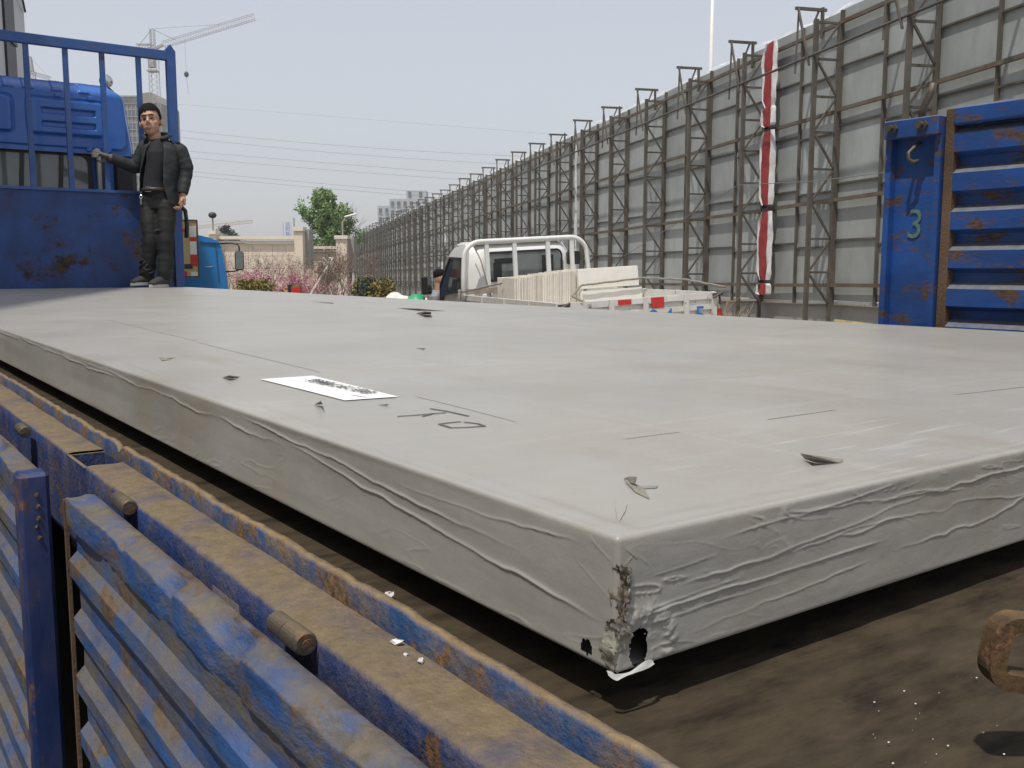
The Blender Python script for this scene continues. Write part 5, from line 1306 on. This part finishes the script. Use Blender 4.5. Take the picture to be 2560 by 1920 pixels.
p = at(735, 560, r=90); g = G(); g.tube([(p.x, p.y, ground(p)), (p.x, p.y, at(735, 545, r=90).z)], [.10, .07], 8); tag(ob('grey_post', g, M['conc']), 'thin grey post rising over the cream pillar', 'post')
# sign of tall blue characters
p = at(721, 575, r=92); gz = ground(p); sg = thing('roof_sign', 'tall sign of blue characters on a frame beyond the wall', 'sign', (p.x, p.y, gz), (0, 0, -HEAD))
for ch, py in (('沈', 561), ('阳', 573), ('医', 585), ('学', 597)):
    m = text_mesh(ch, .46, .02); m.materials.append(M['bluepaint']); o = ob_me('character', m, sg); o.location = (0, -.2, at(721, py, r=92).z - gz); o.rotation_euler = (R(90), 0, 0); o.scale = (.86, .92, 1)
for k in range(14):
    m = text_mesh('口', .10, .02); m.materials.append(M['bluepaint']); o = ob_me('small_character', m, sg); o.location = (-.44, -.2, at(721, 557 + k * 2.6, r=92).z - gz); o.rotation_euler = (R(90), 0, 0)
g = G(); zt_ = at(721, 555, r=92).z - gz
for x in (-.25, .25): g.tube([(x, 0, 0), (x, 0, zt_)], .015, 5)
for k in range(5): g.box((0, 0, zt_ - .4 - k * .75), (.5, .02, .025))
ob('sign_frame', g, M['conc'], sg)
def lump(name, px_, py, r, s_, m_, label, cat, seed, flat=.8):
    p = at(px_, py, r=r); rs2 = random.Random(seed); g = G(); g.ell((0, 0, 0), (s_, s_ * .8, s_ * flat), None, 14, 9)
    g.v = [tuple(Vector(q) * (1 + .5 * float(vnoise(np.array(q[0] / s_ * 1.3 + seed), np.array(q[2] / s_ * 1.3 + q[1] / s_), seed, 2)))) for q in g.v]
    gz = ground(p); o = ob(name, g, M[m_]); o.location = (p.x, p.y, p.z - s_ * flat * .7); tag(o, label, cat); return o
hp0 = at(1090, 745, r=24); gz = ground(hp0); g = G(); rs2 = random.Random(6)
for k in range(260):
    a_, e = rs2.uniform(0, 6.28), rs2.uniform(0, 1) ** .5 * 1.6; x, y = math.cos(a_) * e, math.sin(a_) * e * .8; hh = .62 * (1 - (e / 1.6) ** 2)
    s_ = rs2.uniform(.05, .12); g.ell((x, y, rs2.uniform(0, max(.02, hh))), (s_, s_ * .8, s_ * .6), Matrix.Rotation(rs2.uniform(0, 3), 3, 'Z'), 6, 4)
rp = ob('rubble_heap', g, M['stone']); rp.location = (hp0.x, hp0.y, gz - .02); stuff(tag(rp, 'heap of pale rubble beyond the white truck mirror', 'rubble'))
for i, (px_, py, s_, m_, lab, nm, ct) in enumerate(((986, 738, .20, 'stone_white', 'pointed white rock beyond the far edge of the slab', 'white_rock', 'rock'), (1011, 743, .17, 'stone_white', 'rounded white rock between the pointed one and the green sheet', 'white_rock', 'rock'), (1040, 742, .22, 'green', 'crumpled green plastic sheet beside the white rocks', 'green_sheet', 'sheet'), (1066, 748, .12, 'stone', 'small tan rock next to the green sheet', 'tan_rock', 'rock'), (1084, 747, .16, 'stone', 'mottled rock under the white truck mirror', 'mottled_rock', 'rock'))):
    o = lump(nm, px_, py, 17, s_, m_, lab, ct, 20 + i, .75)
p = at(741, 727, r=30); gz = ground(p); tpz = at(741, 718, r=30).z - gz
rb = thing('red_box', 'red crate with a yellow top edge among the shrubs', 'box', (p.x, p.y, gz), (0, 0, -HEAD)); g = G(); g.box((0, 0, tpz / 2), (.27, .25, tpz)); ob('shell', g, M['redtape'], rb); g = G(); g.box((0, 0, tpz + .02), (.24, .22, .05)); ob('lid', g, M['leaf_yellow'], rb)
p = at(716, 727, r=30); tpz = at(716, 717, r=30).z - gz; yb2 = thing('yellow_marker', 'small yellow marker post with a red band beside the red crate', 'post', (p.x, p.y, gz), (0, 0, -HEAD))
g = G(); g.box((0, 0, tpz / 2), (.085, .08, tpz)); ob('shaft', g, M['yellow'], yb2); g = G(); g.box((.005, -.003, tpz - .06), (.082, .09, .05)); ob('band', g, M['redtape'], yb2)
p = at(727, 727, r=31); g = G(); g.box((p.x, p.y, gz + (at(727, 712, r=31).z - gz) / 2), (.18, .2, at(727, 712, r=31).z - gz), Matrix.Rotation(-HEAD, 3, 'Z')); tag(ob('dark_bin', g, M['black']), 'dark bin between the yellow marker and the red crate', 'bin')

# ================================================================== far buildings
def facade(root, x0, x1, z0, z1, y, mwall, cols, rows, ww, wh, mwin='window', dep=12):
    g = G(); g.box(((x0 + x1) / 2, y + dep / 2, (z0 + z1) / 2), (x1 - x0, dep, z1 - z0)); wl = ob('block', g, M[mwall], root)
    for i in range(cols):
        for j in range(rows):
            cx = x0 + (x1 - x0) * (i + .5) / cols; cz = z1 - 1.6 - 3.0 * j
            if cz < z0 + 1: continue
            g = G(); g.box((cx, y - .04, cz), (ww, .2, wh)); wd_ = ob('window', g, M[mwin], root)
            g = G(); g.box((cx, y - .2, cz - wh / 2 - .1), (ww + .3, .3, .12)); ob('sill', g, M[mwall], wd_)
    return wl
r = 330; p = at(1005, 600, r=r); gz = ground(p); sc_ = r / 2417
ap = thing('apartment_block', 'hazy white apartment block rising behind the far end of the hoarding', 'building', (p.x, p.y, gz), (0, 0, -HEAD))
def ax_(px_): return (px_ - 1005) * sc_
def azz(py): return at(1005, py, r=r).z - gz
facade(ap, ax_(975), ax_(1068), 0, azz(497), 0, 'farwhite', 6, 9, 1.1, 1.5); facade(ap, ax_(944), ax_(975), 0, azz(514), 1.0, 'farwhite', 2, 8, 1.0, 1.5)
g = G(); g.box((ax_(1041), 5, azz(488)), (ax_(1066) - ax_(1016), 8, azz(476) - azz(500))); ob('roof_house', g, M['farwhite'], ap)
for i, x in enumerate((ax_(1052), ax_(1025))): g = G(); g.box((x, .9, azz(486)), (1.0, .2, 2.0)); ob('vent', g, M['window'], ap)
g = G(); g.tube([(ax_(1048), 5, azz(478)), (ax_(1048), 5, azz(474))], .15, 5); ob('mast', g, M['crane'], ap)
# building under construction
r = 230; p = at(350, 600, r=r); gz = ground(p); sc_ = r / 2417
cb = thing('unfinished_tower', 'grey concrete tower under construction with scaffold lines behind the blue cab', 'building', (p.x, p.y, gz), (0, 0, -HEAD))
def bx_(px_): return (px_ - 350) * sc_
def bz(py): return at(350, py, r=r).z - gz
g = G(); g.box(((bx_(290) + bx_(358)) / 2, 8, bz(237) / 2), (bx_(358) - bx_(290), 14, bz(237))); ob('block', g, M['fargrey'], cb)
g = G(); g.prism([(bx_(358), 0, 0), (bx_(404), 0, 0), (bx_(404), 0, bz(252)), (bx_(385), 0, bz(226)), (bx_(358), 0, bz(230))], (0, 2, 0), (0, 16, 0)); ob('block', g, M['fargrey'], cb)
nf = 22
for j in range(nf):
    z_ = bz(240) - j * 1.5
    g = G(); g.box(((bx_(290) + bx_(358)) / 2, .85, z_), (bx_(358) - bx_(290), .3, .16)); ob('scaffold_ledger', g, M['crane'], cb)
    g = G(); g.box(((bx_(359) + bx_(403)) / 2, 1.8, z_ - 1.2), (bx_(402) - bx_(359), .3, .16)); ob('scaffold_ledger', g, M['crane'], cb)
for i in range(12):
    x = bx_(292) + (bx_(400) - bx_(292)) * i / 11; g = G(); g.box((x, .8 if x < bx_(358) else 1.75, bz(262) / 2), (.12, .12, bz(262))); ob('scaffold_pole', g, M['crane'], cb)
for j in range(10):
    for i in range(5):
        x = bx_(296) + (bx_(354) - bx_(296)) * (i + .5) / 5; g = G(); g.box((x, .93, bz(246) - j * 3.0), (1.3, .3, 1.5)); ob('opening', g, M['window'], cb)

# ================================================================== tower cranes
def lattice(g, a, b, w_, n_, r_=.07):
    a, b = Vector(a), Vector(b); d = (b - a).normalized(); s_ = d.cross(Vector((0, 1, 0)) if abs(d.y) < .9 else Vector((1, 0, 0))).normalized(); t = d.cross(s_)
    cs = [s_ * w_ / 2 + t * w_ / 2, -s_ * w_ / 2 + t * w_ / 2, -s_ * w_ / 2 - t * w_ / 2, s_ * w_ / 2 - t * w_ / 2]
    for c_ in cs: g.beam(a + c_, b + c_, r_ * 2)
    for i in range(n_):
        p_, q = a.lerp(b, i / n_), a.lerp(b, (i + 1) / n_)
        for k in range(4): g.beam(p_ + cs[k], q + cs[(k + 1) % 4], r_ * 1.2)
def crane(base_px, r, pts, label, m_='crane', mast=True, w_=1.6):
    p = at(base_px, 640, r=r); gz = ground(p); root = thing('tower_crane', label, 'crane', (p.x, p.y, gz), (0, 0, -HEAD))
    def L(px_, py): q = at(px_, py, r=r); return Vector(((px_ - base_px) * r / 2417, 0, q.z - gz))
    return root, L
ct, L = crane(406, 210, None, 'tall tower crane with a raised jib beside the headboard post')
b_ = L(406, 640); b_.z = 0; g = G(); lattice(g, b_, L(405, 110), 1.65, 44, .045); ob('mast', g, M['crane'], ct)
g = G(); lattice(g, L(430, 112), L(655, 42), 1.15, 36, .035); g.beam(L(405, 125), L(430, 112), .5); ob('jib', g, M['crane'], ct)
g = G(); lattice(g, L(405, 118), L(405, 72), .8, 6, .05); ob('tower_head', g, M['crane'], ct)
g = G(); g.tube([L(405, 72), L(570, 61)], .03, 4); g.tube([L(405, 72), L(460, 100)], .05, 4); g.tube([L(405, 72), L(370, 115)], .05, 4); ob('tie_rods', g, M['wire'], ct)
g = G(); lattice(g, L(405, 118), L(366, 118), 1.1, 6, .07); g.box(L(368, 128), (2.0, 1.2, 1.4)); ob('counter_jib', g, M['crane'], ct)
g = G(); g.box(L(401, 158), (1.2, 1.6, 1.7)); g.box(L(403, 178), (2.0, 2.0, .3)); ob('operator_cab', g, M['crane'], ct)
g = G(); g.tube([L(483, 96), L(484, 184)], .025, 4); ob('hoist_line', g, M['wire'], ct); g = G(); g.ell(L(484, 186), (.5, .4, .6)); g.tube([L(484, 190), L(487, 236)], .03, 4); ob('hook_block', g, M['black'], ct)
c2, L = crane(100, 320, None, 'distant tower crane head above the blue cab roof'); g = G(); b_ = L(106, 640); b_.z = 0; lattice(g, b_, L(106, 178), 1.6, 40, .1); lattice(g, L(106, 180), L(102, 141), 1.0, 6, .12); ob('mast', g, M['crane'], c2)
g = G(); lattice(g, L(85, 176), L(150, 196), 1.0, 14, .08); ob('jib', g, M['crane'], c2); g = G(); g.tube([L(102, 141), L(150, 195)], .06, 4); g.box(L(98, 143), (1.2, .6, .5)); ob('tie_rods', g, M['crane'], c2)
c3, L = crane(450, 380, None, 'distant orange tower crane whose jib shows above the cream wall'); g = G(); b_ = L(450, 640); b_.z = 0; lattice(g, b_, L(450, 560), 1.5, 20, .1); ob('mast', g, M['crane_o'], c3)
g = G(); lattice(g, L(440, 574), L(634, 554), 1.0, 34, .06); ob('jib', g, M['crane_o'], c3); g = G(); g.tube([L(450, 556), L(634, 550)], .05, 4); ob('tie_rods', g, M['crane_o'], c3)

# ================================================================== overhead wires
WL = [((450, 261), (1000, 305)), ((450, 326), (850, 364), (1314, 391)), ((450, 343), (850, 383), (1267, 410)), ((450, 376), (850, 410), (1185, 436)), ((450, 392), (850, 427), (1155, 449)), ((450, 426), (850, 463), (1090, 483)), ((450, 437), (850, 474), (1000, 486))]
for i, pl in enumerate(WL):
    a, b = pl[0], pl[-1]; s_ = (b[1] - a[1]) / (b[0] - a[0]); mid = pl[1] if len(pl) > 2 else None; P = []
    for k in range(25):
        x = a[0] - 500 + (b[0] + 700 - a[0] + 500) * k / 24; y = a[1] + s_ * (x - a[0])
        if mid: dv = mid[1] - (a[1] + s_ * (mid[0] - a[0])); f_ = (x - a[0]) * (x - b[0]) / ((mid[0] - a[0]) * (mid[0] - b[0])); y += dv * f_ * (.5 if f_ < 0 else 1)
        P.append(at(x, y, r=130))
    g = G(); g.tube(P, .018 if i else .011, 5); tag(ob('overhead_wire', g, M['wire']), 'thin overhead wire crossing the sky towards the hoarding', 'wire', 'overhead wires across the sky')
a, b, c_ = at(1560, 640, r=24.5), at(2035, 453, r=19.3), at(2225, 430, r=17.5)
g = G(); P = [a, at(1700, 612, r=23), at(1845, 560, r=21.2), at(1960, 453, r=20), b, c_, at(2600, 400, r=14)]; g.tube([a, at(1845, 463, r=21.2), b, c_, at(2600, 385, r=14)], .008, 5); tag(ob('slack_cable', g, M['wire']), 'thin cable strung across the front of the hoarding trusses', 'cable')
# ================================================================== haze
hz = bpy.data.materials.new('haze'); hz.use_nodes = True
N_, L_ = hz.node_tree.nodes, hz.node_tree.links
for q in list(N_):
    if q.type == 'BSDF_PRINCIPLED': N_.remove(q)
pv = N_.new('ShaderNodeVolumePrincipled'); pv.inputs['Color'].default_value = (.93, .95, 1, 1); pv.inputs['Density'].default_value = .0007; pv.inputs['Anisotropy'].default_value = .3
L_.new(pv.outputs[0], N_['Material Output'].inputs['Volume'])
g = G(); g.box(yard(0, 190, 32) , (900, 900, 72), Matrix.Rotation(YROT, 3, 'Z'))
stuff(ob('haze', g, hz))
